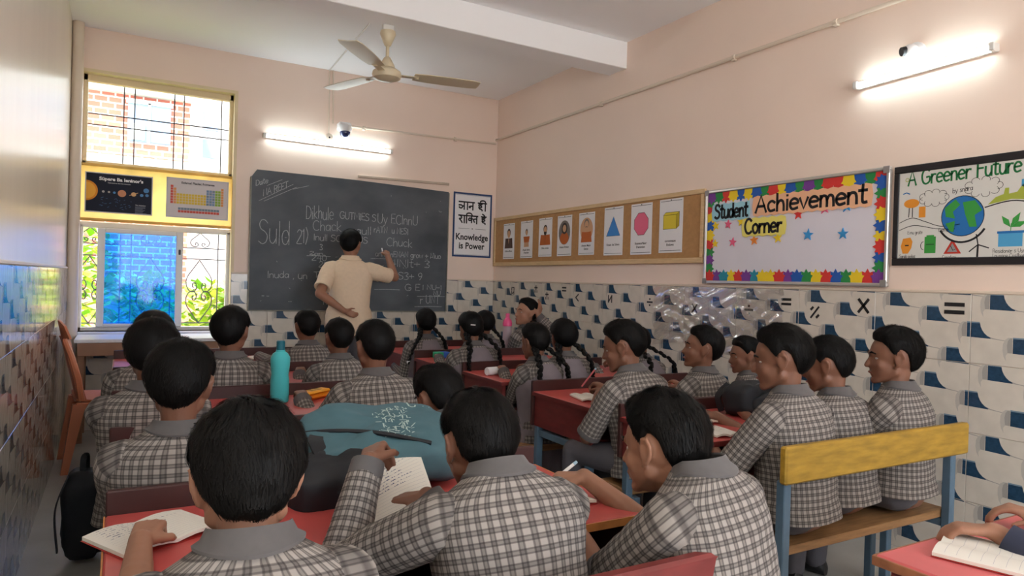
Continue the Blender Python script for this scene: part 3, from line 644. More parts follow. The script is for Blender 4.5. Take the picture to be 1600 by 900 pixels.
def dev(mb, words, x, y, size, wd, z, width):
    tot = sum((DEV[g][0] if g != ' ' else .4) for g in words); sx = width / (tot * size); cx = 0; start = 0
    def head(a, b): mb.stroke([(x + a * size * sx, y + size), (x + b * size * sx, y + size)], wd, z)
    for g in words:
        if g == ' ': head(start, cx - .02); cx += .4; start = cx; continue
        adv, sts = DEV[g]
        for st in sts:
            pts = [Vector((x + (cx + float(q.split(',')[0])) * size * sx, y + float(q.split(',')[1]) * size, 0)) for q in st.split()]
            mb.stroke(catmull(pts, 4) if len(pts) > 2 else pts, wd, z)
        cx += adv
    head(start, cx - .02)
mb = MB(); dev(mb, ['ja', 'aa', 'na', ' ', 'ha', 'ii'], .058, .455, .072, .0135, .0088, .30); dev(mb, ['ra', 'aa', 'i', 'ka', 'ta', ' ', 'ha', 'e'], .058, .325, .072, .0135, .0088, .30)
mb.build('hindi_lettering', M_ink, t, 0)

# ---- posters on the yellow band
t = wall_thing('solar_system_poster', 'dark framed poster of the sun and planets in a row', 'poster', 'B', (-.228, DY + .03, 1.622)); pw, ph = .446, .298
MB().box((0, 0, 0), (pw, ph, .006), .001).build('sheet', C('space_navy', 22, 26, 44), t); frame_mb(pw, ph, .008, .009, .001).build('frame', mat('silver_frame', (190, 190, 194), .4), t)
mb = MB(); flat(mb, arc(.008, .16, .075, .075, -90, 90, 20), .0064, 0); flat(mb, arc(.008, .16, .062, .062, -90, 90, 20), .0066, 1)
for x, y, r, m in ((.118, .158, .009, 2), (.155, .157, .008, 2), (.19, .155, .009, 3), (.24, .153, .028, 4), (.318, .153, .017, 5), (.372, .15, .012, 3), (.408, .152, .012, 3), (.402, .188, .019, 3)): flat(mb, ell(x, y, r, r * .95, 16), .0066, m)
mb.stroke([(.29, .143), (.318, .153), (.346, .166)], .004, .0068, 5)
put_text(mb, 'Süpere Ba Ieninor\'s', .235, .243, .034, .0066, 6, width=.29, align='c', bold=.0012); put_text(mb, 'Tenarrascimas Anet Gts imimorers', .22, .222, .012, .0066, 6, width=.15, align='c')
for k in range(7): mb.stroke([(.33, .06 - .008 * k), (.33 + random.uniform(.05, .085), .06 - .008 * k)], .002, .0066, 7)
put_text(mb, 'The Selatlon', .33, .068, .012, .0066, 6, width=.07)
for _ in range(26): x, y = random.uniform(.09, .3), random.uniform(.03, .11); mb.stroke([(x, y), (x + random.uniform(.004, .02), y + random.uniform(-.008, .008))], .0016, .0066, 3)
mb.build('print', [C('sun_glow', 226, 140, 40), C('sun_core', 244, 176, 66), C('grey_planet', 176, 170, 160), C('blue_planet', 84, 136, 186), C('tan_planet', 202, 140, 104), C('ringed_planet', 218, 170, 120), C('poster_white', 235, 235, 235), C('poster_grey', 150, 156, 170)], t, 0)['kind'] = 'stuff'
t = wall_thing('element_chart_poster', 'white framed poster of a coloured periodic element table', 'poster', 'B', (.312, DY + .03, 1.622)); pw, ph = .452, .312
MB().box((0, 0, 0), (pw, ph, .006), .001).build('sheet', C('chart_paper', 214, 206, 206), t); frame_mb(pw, ph, .008, .009, .001).build('frame', MATS['silver_frame'], t)
mb = MB(); put_text(mb, 'Eelamal Placlac Fcimansa', pw / 2, .268, .024, .0066, 5, width=.24, align='c', bold=.0006)
cw = .0215
for r in range(7):
    for c_ in range(18):
        if (r == 0 and 0 < c_ < 17) or (r in (1, 2) and 1 < c_ < 12): continue
        m = 0 if c_ < 1 else 1 if c_ < 2 else 2 if c_ < 12 else (3 if (c_ + r) % 3 else 4) if c_ < 15 else (6 if c_ < 17 else 1)
        x = .03 + c_ * cw; y = .235 - r * .021; rect(mb, x, y, x + cw * .86, y + .018, .0066, m)
for r in range(2):
    for c_ in range(14): x = .085 + c_ * cw; y = .062 - r * .021; rect(mb, x, y, x + cw * .9, y + .018, .0066, 4 if r == 0 else 0)
mb.build('print', [C('cell_red', 206, 88, 74), C('cell_orange', 224, 150, 90), C('cell_yellow', 222, 190, 70), C('cell_bluegrey', 120, 146, 180), C('cell_slate', 120, 136, 150), M_ink, C('cell_green', 140, 176, 70)], t, 0)['kind'] = 'stuff'

# ---- cork board and its eight cards
M_cork = mat('brown_cork', (182, 138, 92), .85, vary=.1, vscale=40, bump=.1, bscale=200); M_pine = mat('pale_pine', (214, 182, 138), .6, vary=.12, vscale=14, stretch=(1, 8, 8))
cy0, cy1, cz0, cz1 = 5.985, 3.185, 1.345, 1.815
t = wall_thing('cork_board', 'long brown cork board with pale wood frame on the right wall', 'board', 'R', (RX, cy0, cz0)); W_, H_ = cy0 - cy1, cz1 - cz0
MB().box((.01, .01, .002), (W_ - .01, H_ - .005, .012)).build('cork', M_cork, t)
for nm, b_ in (('frame_rail', ((0, 0, .001), (W_, .035, .022))), ('frame_rail', ((0, H_ - .03, .001), (W_, H_, .022))), ('frame_stile', ((0, .035, .001), (.03, H_ - .03, .022))), ('frame_stile', ((W_ - .03, .035, .001), (W_, H_ - .03, .022)))): MB().box(*b_, .003).build(nm, M_pine, t)
M_skin_p = C('printed_skin', 206, 160, 124); M_rust = C('printed_rust', 190, 100, 46); M_brown = C('printed_brown', 86, 64, 56); M_hairp = C('printed_hair', 60, 52, 50); M_cardblue = C('printed_blue', 62, 132, 204); M_cardpink = C('printed_pink', 232, 110, 140); M_cardyel = C('printed_yellow', 222, 200, 60); M_cardyel2 = C('printed_yellow_dark', 186, 164, 40); M_grey_p = C('printed_grey', 120, 112, 106)
CARD = (('portrait card of a man in a dark coat', 'suit', 'Caliera Maen'), ('portrait card of a standing figure in orange', 'stand', 'Anada Sainy Obanilan'), ('portrait card of a bearded bust in orange robe', 'robe', 'Oiva avnte'), ('oval portrait card of a long-haired figure', 'oval', 'Atena Straun'), ('portrait card of a grey-haired man in rust shirt', 'rust', 'Anatn Maiir Satus'), ('blue triangle card', 'tri', 'Roast de Sdwn'), ('pink octagon card', 'oct', 'Scansurfaer Denioisn'), ('yellow box card', 'cube', 'coronnaun Endown'))
def cardart(kind, w_, h_):
    mb = MB(); mats = [M_ink, M_skin_p, M_rust, M_brown, M_hairp, M_cardblue, M_cardpink, M_cardyel, M_cardyel2, M_grey_p]; cx = w_ / 2; z = .0022
    def head(y, r, hair=4): flat(mb, ell(cx, y + r * .35, r * 1.05, r * 1.25, 16), z, hair); flat(mb, ell(cx, y, r * .85, r * 1.15, 16), z + .0002, 1)
    def bust(y, m, wd=.36): flat(mb, [(cx - w_ * wd, h_ * .30), (cx + w_ * wd, h_ * .30), (cx + w_ * wd * .85, y * .8 + h_ * .12), (cx + w_ * .1, y), (cx - w_ * .1, y), (cx - w_ * wd * .85, y * .8 + h_ * .12)], z, m)
    if kind == 'suit': bust(h_ * .58, 3); head(h_ * .70, w_ * .15); flat(mb, [(cx - .01, h_ * .56), (cx + .01, h_ * .56), (cx, h_ * .42)], z + .0003, 1)
    if kind == 'stand':
        flat(mb, [(cx - w_ * .26, h_ * .58), (cx + w_ * .26, h_ * .58), (cx + w_ * .2, h_ * .42), (cx - w_ * .2, h_ * .42)], z, 2); flat(mb, [(cx - w_ * .18, h_ * .44), (cx + w_ * .18, h_ * .44), (cx + w_ * .2, h_ * .3), (cx - w_ * .2, h_ * .3)], z, 1); head(h_ * .68, w_ * .1); flat(mb, [(cx - .004, h_ * .74), (cx + .004, h_ * .74), (cx, h_ * .82)], z, 3)
    if kind == 'robe': bust(h_ * .56, 2, .4); head(h_ * .68, w_ * .14); flat(mb, arc(cx, h_ * .645, w_ * .11, w_ * .16, 180, 360, 10), z + .0003, 4); mb.stroke([(cx, h_ * .55), (cx, h_ * .32)], .004, z + .0003, 3)
    if kind == 'oval': flat(mb, ell(cx, h_ * .58, w_ * .4, h_ * .3, 24), z, 9); flat(mb, ell(cx, h_ * .44, w_ * .3, h_ * .15, 20), z + .0001, 2); flat(mb, ell(cx, h_ * .68, w_ * .2, h_ * .14, 20), z + .0002, 4); flat(mb, ell(cx, h_ * .68, w_ * .12, h_ * .09, 16), z + .0003, 1)
    if kind == 'rust': flat(mb, ell(cx, h_ * .6, w_ * .4, h_ * .28, 24), z - .0001, 1); bust(h_ * .54, 2, .34); head(h_ * .70, w_ * .15, 9); mb.stroke([(cx - w_ * .07, h_ * .655), (cx, h_ * .665), (cx + w_ * .07, h_ * .655)], .005, z + .0004, 4)
    if kind == 'tri': P = [(w_ * .14, h_ * .40), (w_ * .86, h_ * .40), (w_ * .5, h_ * .80)]; flat(mb, P, z, 5); mb.stroke(P + P[:1], .003, z + .0003, 0)
    if kind == 'oct': P = [(cx + w_ * .36 * math.cos(math.radians(22.5 + 45 * k)), h_ * .6 + h_ * .235 * math.sin(math.radians(22.5 + 45 * k))) for k in range(8)]; flat(mb, P, z, 6); mb.stroke(P + P[:1], .003, z + .0003, 0)
    if kind == 'cube':
        a = (w_ * .18, h_ * .44, w_ * .74, h_ * .70); rect(mb, *a, z, 7); T = [(a[0], a[3]), (a[2], a[3]), (a[2] + w_ * .12, a[3] + h_ * .05), (a[0] + w_ * .1, a[3] + h_ * .05)]; S = [(a[2], a[1]), (a[2] + w_ * .12, a[1] + h_ * .05), (a[2] + w_ * .12, a[3] + h_ * .05), (a[2], a[3])]
        flat(mb, T, z, 7); flat(mb, S, z, 8)
        for Q in (T, S, [(a[0], a[1]), (a[2], a[1]), (a[2], a[3]), (a[0], a[3])]): mb.stroke(Q + Q[:1], .0025, z + .0003, 0)
    for y in (h_ - .014, .014): mb.stroke([(.012, y), (w_ - .012, y)], .003, z, 0)
    flat(mb, ell(cx, h_ - .008, .006, .004, 8), z + .0003, 0)
    return mb, mats
CEN = [(797, 376), (824.5, 376), (852, 373), (882, 371), (916, 370), (954.5, 367), (997.5, 365), (1043, 361)]
CYZ = ((5.69, 1.578), (5.364, 1.582), (5.05, 1.588), (4.755, 1.588), (4.445, 1.59), (4.105, 1.593), (3.79, 1.592), (3.49, 1.598))
for k, ((y, z), (lab, kind, cap)) in enumerate(zip(CYZ, CARD)):
    w_, h_ = (.21, .335) if k < 5 else (.225, .36)
    tt = wall_thing('picture_card', 'white ' + lab + ' on the cork board', 'card', 'R', (RX - .0125, y + w_ / 2, z - h_ / 2), group='cards pinned on the cork board')
    MB().box((0, 0, 0), (w_, h_, .0018), .0004).build('card', M_paper, tt); mb, mats = cardart(kind, w_, h_)
    ws = cap.split(); lines = [cap] if len(cap) < 16 else [' '.join(ws[:-1]), ws[-1]]
    for i, ln in enumerate(lines): put_text(mb, ln, w_ / 2, h_ * .20 - i * .026, .022, .0024, 0, align='c', width=min(.17, .0115 * len(ln)), bold=.0005)
    mb.build('print', mats, tt, 0)['kind'] = 'stuff'

# ---- student achievement board
sy0, sy1, sz0, sz1 = 3.172, 1.98, 1.218, 1.795; W_, H_ = sy0 - sy1, sz1 - sz0
t = wall_thing('achievement_board', 'white board lettered Student Achievement Corner with colourful leaf border', 'board', 'R', (RX, sy0, sz0))
MB().box((.005, .005, .002), (W_ - .005, H_ - .005, .014)).build('white_paper', mat('lavender_white_paper', (222, 218, 228), .6, vary=.03, vscale=5, bump=.1, bscale=7), t)
M_alu = mat('silver_aluminium', (196, 192, 188), .3, .5, metal=.6)
for b_ in (((0, 0, .001), (W_, .018, .026)), ((0, H_ - .018, .001), (W_, H_, .026))): MB().box(*b_, .004).build('frame_rail', M_alu, t)
for b_ in (((0, .018, .001), (.018, H_ - .018, .026)), ((W_ - .018, .018, .001), (W_, H_ - .018, .026))): MB().box(*b_, .004).build('frame_stile', M_alu, t)
for x, y in ((0, 0), (W_ - .03, 0), (0, H_ - .03), (W_ - .03, H_ - .03)): MB().box((x - .002, y - .002, .0265), (x + .032, y + .032, .03), .006).build('frame_corner', mat('grey_corner_cap', (140, 134, 132), .4), t)
LEAF = [(-.5, -.5), (.5, -.5), (.55, -.1), (.72, .12), (.46, .2), (.5, .5), (.2, .38), (0, .72), (-.2, .38), (-.5, .5), (-.46, .2), (-.72, .12), (-.55, -.1)]
_leafm = {}
def leaf(col, x, y, s, rot):
    if col.name not in _leafm: _leafm[col.name] = MB().prism([(a * .055, b * .055) for a, b in LEAF], 0, .0012).mesh('paper_leaf', col, 0)
    o = obj('paper_leaf', _leafm[col.name], t, (x, y, .0145 + random.uniform(0, .0022)), (0, 0, rot)); o.scale = (s * 1.08, s * 1.08, 1)
seq = [P_purple, P_green, P_red, P_yellow, P_blue, P_yellow, P_blue, P_green, P_red, P_yellow, P_blue, P_green, P_purple, P_green, P_red, P_red, P_yellow, P_blue, P_green, P_red]
n = len(seq)
for k in range(n): leaf(seq[k], .045 + (W_ - .09) * k / (n - 1), H_ - .048, 1.0, math.pi)
seqb = [P_red, P_purple, P_teal, P_yellow, P_red, P_purple, P_teal, P_yellow, P_yellow, P_red, P_purple, P_blue, P_green, P_yellow, P_red, P_blue, P_green, P_yellow, P_red, P_purple]
for k in range(n): leaf(seqb[k], .045 + (W_ - .09) * k / (n - 1), .045, 1.0, 0)
for k, c_ in enumerate((P_green, P_purple, P_green, P_red, P_yellow, P_blue, P_yellow, P_red, P_green)): leaf(c_, .042, .09 + k * .052, .95, -math.pi / 2)
for k, c_ in enumerate((P_green, P_blue, P_red, P_yellow, P_blue, P_yellow, P_red, P_green, P_blue)): leaf(c_, W_ - .042, .09 + k * .052, .95, math.pi / 2)
def bubble(x0, y0, x1, y1, col, name, txt, size, tx, ty, width, slope=0.0):
    pts = []; nn = max(6, int((x1 - x0) / .03))
    pts += [(x0 + (x1 - x0) * i / nn, y1 + (.006 if i % 2 else -.002)) for i in range(nn + 1)][::-1]
    pts += [(x0 - .008, (y0 + y1) / 2)]
    pts += [(x0 + (x1 - x0) * i / nn, y0 + (-.006 if i % 2 else .002)) for i in range(nn + 1)] + [(x1 + .008, (y0 + y1) / 2)]
    o = MB().prism([(a, b + slope * (a - x0)) for a, b in pts], .0180, .0195).build(name, col, t)
    mb = MB(); hand_text(mb, txt, tx, ty, size, .0155, .0199, 0, width, slope); mb.build('lettering', M_ink, o, 0)
bubble(.06, .385, .345, .485, C('bubble_blue', 158, 206, 222), 'word_card', 'Student', .082, .078, .400, .26, .0)
bubble(.375, .395, 1.10, .505, C('bubble_peach', 240, 186, 148), 'word_card', 'Achievement', .095, .39, .413, .69, .0)
bubble(.30, .28, .60, .382, C('bubble_yellow', 236, 222, 116), 'word_card', 'Corner', .085, .315, .296, .265, .0)
def star(x, y, col, s=.034):
    pts = [((s if k % 2 == 0 else s * .42) * math.cos(math.radians(90 + 36 * k)), (s if k % 2 == 0 else s * .42) * math.sin(math.radians(90 + 36 * k))) for k in range(10)]
    o = MB().prism(pts, 0, .004).build('star', col, t, 0); o.location = (x, y, .0145); o.rotation_euler = (0, 0, random.uniform(-.15, .15))
for px, py, c_, s in ((.085, .355, P_yellow, .03), (.185, .36, P_pink, .03), (.285, .37, P_yellow, .03), (.085, .245, P_yellow, .027), (.225, .25, P_pink, .03), (.385, .255, P_orange, .031), (.55, .262, P_yellow, .031), (.68, .385, P_red, .033), (.84, .405, P_pink, .034), (.965, .405, C('star_blue', 60, 146, 206), .034), (.745, .27, MATS['star_blue'], .034), (.95, .265, MATS['star_blue'], .032)): star(px, py, c_, s)

# ---- a greener future poster
gy0, gy1, gz0, gz1 = 1.965, .93, 1.32, 1.787; W_, H_ = gy0 - gy1, gz1 - gz0
t = wall_thing('environment_poster', 'black-framed drawing titled A Greener Future with a globe', 'poster', 'R', (RX, gy0, gz0))
MB().box((.02, .02, .001), (W_ - .02, H_ - .02, .009)).build('sheet', mat('drawing_paper', (216, 214, 208), .6, vary=.04, vscale=6, bump=.08, bscale=6), t)
M_blk = mat('black_tape_frame', (34, 32, 36), .35, vary=.2, vscale=9)
for b_ in (((0, 0, .001), (W_, .034, .014)), ((0, H_ - .034, .001), (W_, H_, .014)), ((0, .034, .001), (.026, H_ - .034, .014)), ((W_ - .026, .034, .001), (W_, H_ - .034, .014))): MB().box(*b_, .002).build('frame_side', M_blk, t)
mats = [C('marker_green', 30, 110, 60), M_ink, C('earth_blue', 40, 110, 176), C('earth_green', 60, 150, 66), C('drawn_orange', 226, 146, 50), C('drawn_red', 190, 54, 40), C('drawn_skyblue', 80, 160, 206), C('drawn_olive', 166, 176, 70), C('drawn_grey', 150, 150, 150)]
mb = MB(); Z = .0094
hand_text(mb, 'A Greener Future', .065, .372, .068, .0085, Z, 0, .47, .02)
ex, ey, er = .31, .215, .088
flat(mb, ell(ex, ey, er, er, 32), Z, 2)
flat(mb, [(ex - .075, ey + .04), (ex - .03, ey + .075), (ex - .01, ey + .05), (ex - .04, ey + .02), (ex - .03, ey - .01), (ex - .07, ey)], Z + .0002, 3); flat(mb, [(ex + .0, ey + .06), (ex + .05, ey + .065), (ex + .08, ey + .02), (ex + .05, ey - .0), (ex + .06, ey - .05), (ex + .03, ey - .05), (ex + .01, ey + .01)], Z + .0002, 3); flat(mb, [(ex - .07, ey - .03), (ex - .03, ey - .02), (ex - .035, ey - .07), (ex - .05, ey - .065)], Z + .0002, 3)
mb.stroke(ell(ex, ey, er, er, 32) + [(ex + er, ey)], .003, Z + .0003, 1)
mb.stroke(arc(ex, ey + .01, .11, .125, 215, 325, 16), .009, Z + .0003, 1)
for cx, cy, r_ in ((.185, .305, .05), (.39, .335, .06)):
    for k in range(9): a = k * 40; mb.stroke(arc(cx + r_ * math.cos(math.radians(a)), cy + .5 * r_ * math.sin(math.radians(a)), .017, .015, a - 100, a + 100, 8), .002, Z + .0002, 1)
flat(mb, ell(.085, .288, .036, .021, 20), Z, 4); mb.stroke([(.075, .267), (.073, .225)], .004, Z, 1); mb.stroke([(.09, .267), (.09, .225)], .004, Z, 1); rect(mb, .12, .22, .15, .27, Z, 4)
mb.stroke(catmull([(0.03, .20, 0), (.09, .22, 0), (.15, .20, 0), (.22, .175, 0), (.3, .18, 0)], 6), .003, Z, 1); mb.stroke(catmull([(.03, .165, 0), (.10, .185, 0), (.2, .165, 0), (.28, .16, 0)], 6), .003, Z, 1); mb.stroke(catmull([(.40, .245, 0), (.50, .265, 0), (.62, .25, 0), (.8, .27, 0)], 6), .005, Z, 1)
flat(mb, [(.41, .255), (.44, .285), (.47, .295), (.475, .32), (.49, .32), (.49, .295), (.52, .3), (.54, .33), (.56, .33), (.565, .3), (.62, .31), (.7, .3), (.8, .31), (.8, .275), (.62, .258), (.5, .272)], Z, 7)
for x in (.535, .57, .62): rect(mb, x, .32, x + .022, .35, Z, 6)
flat(mb, [(.05, .125), (.085, .13), (.095, .11), (.09, .08), (.075, .055), (.05, .055), (.04, .09)], Z, 4); rect(mb, .06, .09, .078, .096, Z + .0002, 1)
rect(mb, .15, .055, .20, .13, Z, 3); rect(mb, .158, .13, .192, .137, Z, 3); mb.stroke([(.158, .095), (.192, .095)], .003, Z + .0002, 1); mb.stroke(arc(.145, .09, .012, .018, 90, 270, 8), .003, Z, 1)
P = [(.235, .05), (.31, .05), (.272, .115)]; flat(mb, P, Z, 5); flat(mb, [(.25, .058), (.294, .058), (.272, .097)], Z + .0002, 8); mb.stroke([(.265, .085), (.275, .065), (.285, .07)], .003, Z + .0004, 1)
mb.stroke([(.375, .03), (.377, .085)], .008, Z, 1)
for a in (100, 220, 340): mb.stroke([(.377, .087), (.377 + .045 * math.cos(math.radians(a)), .087 + .045 * math.sin(math.radians(a)))], .005, Z, 1)
rect(mb, .455, .075, .545, .135, Z, 6); rect(mb, .45, .13, .55, .14, Z + .0001, 2); mb.stroke([(.5, .14), (.502, .17)], .003, Z, 3)
for a, l in ((60, .07), (125, .06), (20, .065)):
    d = Vector((math.cos(math.radians(a)), math.sin(math.radians(a)))); nn = Vector((-d.y, d.x)); b0 = Vector((.5, .155)); flat(mb, [tuple(b0), tuple(b0 + d * l * .5 + nn * .012), tuple(b0 + d * l), tuple(b0 + d * l * .5 - nn * .012)], Z + .0002, 3)
hand_text(mb, 'by snara', .265, .318, .022, .0022, Z, 1, .085, .08)
for s_, x, y, w_ in (('Saralo polios', .035, .035, .075), ('Consrlusn', .23, .028, .06), ('Evnu grate', .07, .145, .07), ('Residoner s Usmlx', .435, .05, .13), ('Lnusace Cnsfhre', .435, .03, .12), ('Ecowlm', .21, .15, .05)): hand_text(mb, ''.join(c for c in s_ if c in SF or c == ' '), x, y, .016, .0016, Z, 1, w_, 0, .05)
mb.stroke(ell(.062, .40, .008, .008, 10) + [(.07, .40)], .003, Z, 7); mb.stroke([(.045, .335), (.06, .34), (.075, .333)], .005, Z, 2)
mb.build('drawing', mats, t, 0)
# ------------------------------------------------------------------ desks and benches
def top_red():
    m = mat('red_desk_laminate', (190, 80, 76), .38, .45, vary=.16, vscale=7); return m
M_red = top_red(); M_maroon = mat('maroon_wood', (112, 44, 42), .45, .4, vary=.2, vscale=10, stretch=(1, 1, 4)); M_dkwood = mat('dark_brown_wood', (64, 34, 32), .45, .4, vary=.25, vscale=9)
M_steel = mat('blue_grey_steel', (84, 108, 128), .45, .45, vary=.15, vscale=12); M_plank = mat('worn_plank', (150, 112, 74), .55, .35, vary=.3, vscale=9, stretch=(1, 7, 7)); M_yelwood = mat('worn_yellow_wood', (164, 128, 44), .5, .4, vary=.32, vscale=8, stretch=(1.2, 6, 6))
M_edgeband = mat('orange_wood_edge', (196, 128, 72), .5, vary=.2, vscale=20)
def make_desk(label, w, d, dark, group):
    t = thing('school_desk', label, 'desk', group=group); side = M_dkwood if dark else M_maroon
    mb = MB(); mb.box((-.012, -.012, .645), (w + .012, d - .02, .665), .004); mb.build('desktop', M_red, t)
    mb = MB(); mb.box((-.0155, -.0155, .646), (-.0125, d - .02, .6635)); mb.box((w + .0125, -.0155, .646), (w + .0155, d - .02, .6635)); mb.box((-.0124, -.0155, .646), (w + .0124, -.0125, .6635)); mb.build('edge_band', M_edgeband if dark else M_maroon, t)
    for x0 in (0, w - .02): MB().box((x0, 0, .50), (x0 + .02, d - .02, .645), .002).build('side_panel', side, t)
    MB().box((.02, 0, .508), (w - .02, d - .02, .52), .002).build('shelf', side, t)
    MB().box((-.012, d - .02, .50), (w + .012, d, .715), .003).build('back_board', M_dkwood, t)
    for x0 in (.0, w - .032):
        for y0 in (.012, d - .055): MB().box((x0, y0, 0), (x0 + .032, y0 + .032, .50), .003).build('leg', M_steel, t)
    for x0 in (.005, w - .027): MB().box((x0, .044, .455), (x0 + .02, d - .055, .485), .002).build('rail', M_steel, t)
    MB().box((.033, d - .05, .12), (w - .033, d - .025, .15), .002).build('foot_rest', M_steel, t)
    return t
def make_bench(label, w, group, back=None):
    t = thing('school_bench', label, 'bench', group=group); d = .25 if back else .17
    MB().box((0, 0, .352), (w, d, .38), .004).build('seat', M_plank if back != 'maroon' else M_dkwood, t)
    for x0 in (.02, w - .052):
        MB().box((x0, d - .05, 0), (x0 + .032, d - .018, .352), .003).build('leg', M_steel, t)
        MB().box((x0, -.034, 0), (x0 + .032, -.002, .60 if back else .352), .003).build('leg', M_steel, t)
        MB().box((x0 + .004, -.002, .32), (x0 + .028, d - .05, .35), .002).build('rail', M_steel, t)
    if back: MB().box((-.01, -.062, .60), (w + .01, -.034, .715), .006).build('backrest', M_yelwood if back == 'yellow' else M_maroon, t)
    if back:
        for x0 in (.02, w - .052): MB().box((x0, -.034, .60), (x0 + .032, -.012, .70), .003).build('back_bracket', M_steel, t)
    return t
LD, RD = make_desk('', 1.04, .48, True, 'desks of the left column'), make_desk('', .985, .48, False, 'desks of the right column')
LDY = (1.225, 1.91, 2.64, 3.42, 4.25)
LLAB = ('red-topped desk nearest the camera under the teal backpack', 'red-topped desk with dark ledge in front of the curly-headed boy', 'red-topped desk holding the turquoise bottle and orange pencil case', 'red-topped desk one row beyond the turquoise bottle', 'red-topped desk of the left column nearest the blackboard')
for k, y in enumerate(LDY):
    if k == 0: LD.location = (-.0, y, 0); LD['label'] = LLAB[0]
    else: dup(LD, (0, y, 0), 0, LLAB[k])
RDY = (1.70, 2.37, 3.16, 3.86, 4.56); RXS = (1.76, 1.76, 1.765, 1.745, 1.74)
RLAB = ('red-topped desk in front of the yellow bench', 'red-topped desk with chipped maroon box at the aisle in mid-room', 'red-topped desk with a white paper roll beside the girl with braids', 'red-topped desk with the green and blue eraser box', 'red-topped desk carrying the pink bottle near the front')
for k, y in enumerate(RDY):
    if k == 0: RD.location = (RXS[0], y, 0); RD['label'] = RLAB[0]
    else: dup(RD, (RXS[k], y, 0), 0, RLAB[k])
t = thing('school_desk', 'pink-red desk with worn wooden edge in the bottom right corner', 'desk', (1.33, .36, 0), group='desks of the right column')
MB().box((0, 0, .646), (1.0, .47, .662), .004).build('desktop', mat('faded_pink_red_laminate', (206, 96, 98), .38, .45, vary=.14, vscale=6), t)
mb = MB(); mb.box((-.006, -.004, .640), (-.0005, .474, .659), .001); mb.box((0, .4705, .640), (1.0, .476, .659), .001); mb.build('edge_band', mat('worn_brown_edge', (150, 96, 66), .5, vary=.3, vscale=30), t)
for x0 in (.02, .96): MB().box((x0, .02, .50), (x0 + .02, .45, .646), .002).build('side_panel', M_maroon, t)
MB().box((.04, .43, .50), (.96, .45, .646), .002).build('back_board', M_dkwood, t); MB().box((.04, .02, .50), (.96, .43, .512), .002).build('shelf', M_maroon, t)
for x0 in (.02, .95):
    for y0 in (.03, .41): MB().box((x0, y0, 0), (x0 + .03, y0 + .03, .50), .003).build('leg', M_steel, t)
b = make_bench('yellow-backed wooden bench with three boys', .99, 'benches with backs', 'yellow'); b.location = (1.755, 1.435, 0)
b = make_bench('maroon-backed bench of the three nearest boys', 1.03, 'benches with backs', 'maroon'); b.location = (-.04, .935, 0)
BN = make_bench('', 1.0, 'backless benches'); spots = [(.0, 1.735, 'backless plank bench behind the nearest desk'), (.0, 2.43, 'backless plank bench behind the desk with the turquoise bottle'), (.0, 3.18, 'backless plank bench of the fourth left row'), (.02, 3.95, 'backless plank bench of the left row nearest the board'),
       (1.76, 2.135, 'backless plank bench under the boy writing at the aisle'), (1.76, 2.89, 'backless plank bench under the girl in the pleated pinafore'), (1.76, 3.68, 'backless plank bench under the girl with the white hair clip'), (1.74, 4.375, 'backless plank bench of the right row nearest the board')]
for k, (x, y, l) in enumerate(spots):
    if k == 0: BN.location = (x, y, 0); BN['label'] = l
    else: dup(BN, (x, y, 0), 0, l)
# ---- table under the window
t = thing('side_table', 'low white-topped table under the window', 'table', (-.25, 5.50, 0))
MB().box((0, 0, .69), (.93, .42, .715), .004).build('tabletop', mat('white_laminate', (226, 228, 234), .3, vary=.04), t); MB().box((.02, .01, .60), (.91, .03, .69), .003).build('apron', mat('tan_wood', (150, 112, 88), .5, vary=.15), t)
for x in (.02, .87):
    for y in (.012, .37): MB().box((x, y + .02, 0), (x + .04, y + .055, .69), .003).build('leg', MATS['tan_wood'], t)
o = MB().box((0, 0, 0), (.12, .07, .008), .002).build('exercise_book', M_dark); o.location = (.28, 5.60, .7155); o.rotation_euler = (0, 0, .3); tag(o, 'dark thin book lying on the window table', 'book')
# ---- peach plastic chair
M_peach = mat('peach_plastic', (206, 126, 92), .35, .5)
t = thing('plastic_chair', 'peach moulded plastic chair against the left wall', 'chair', (-.02, 4.96, 0), math.radians(-84))
# chair local: x width, +y front
mb = MB(); rings = []
for y, z in ((-.20, .415), (-.12, .405), (.0, .40), (.12, .405), (.20, .412), (.225, .395), (.225, .37)):
    rings.append([Vector((x, y, z + .018 * (abs(x) / .2) ** 3)) for x in np.linspace(-.2, .2, 9)])
nr = [[p - Vector((0, 0, .012)) for p in r] for r in rings]
mb.loft([a + b_[::-1] for a, b_ in zip(rings, nr)]); mb.build('seat', M_peach, t)
mb = MB(); rs = []
for z, wd, y in ((.41, .195, -.19), (.52, .185, -.215), (.65, .18, -.245), (.78, .165, -.27), (.855, .13, -.285), (.88, .07, -.29)):
    rs.append([Vector((x, y + .05 * (abs(x) / .2) ** 2, z)) for x in np.linspace(-wd, wd, 11)])
slats = MB(); slats.loft([a + [p + Vector((0, .012, 0)) for p in a][::-1] for a in rs[3:]]); slats.build('top_rail', M_peach, t)
for i0 in (0, 2, 4, 6, 8):
    s_ = MB(); s_.loft([[r[i0], r[i0 + 1], r[min(i0 + 2, 10)] * .5 + r[i0 + 1] * .5] + [p + Vector((0, .01, 0)) for p in (r[min(i0 + 2, 10)] * .5 + r[i0 + 1] * .5, r[i0 + 1], r[i0])] for r in rs[:4]]); s_.build('back_slat', M_peach, t)
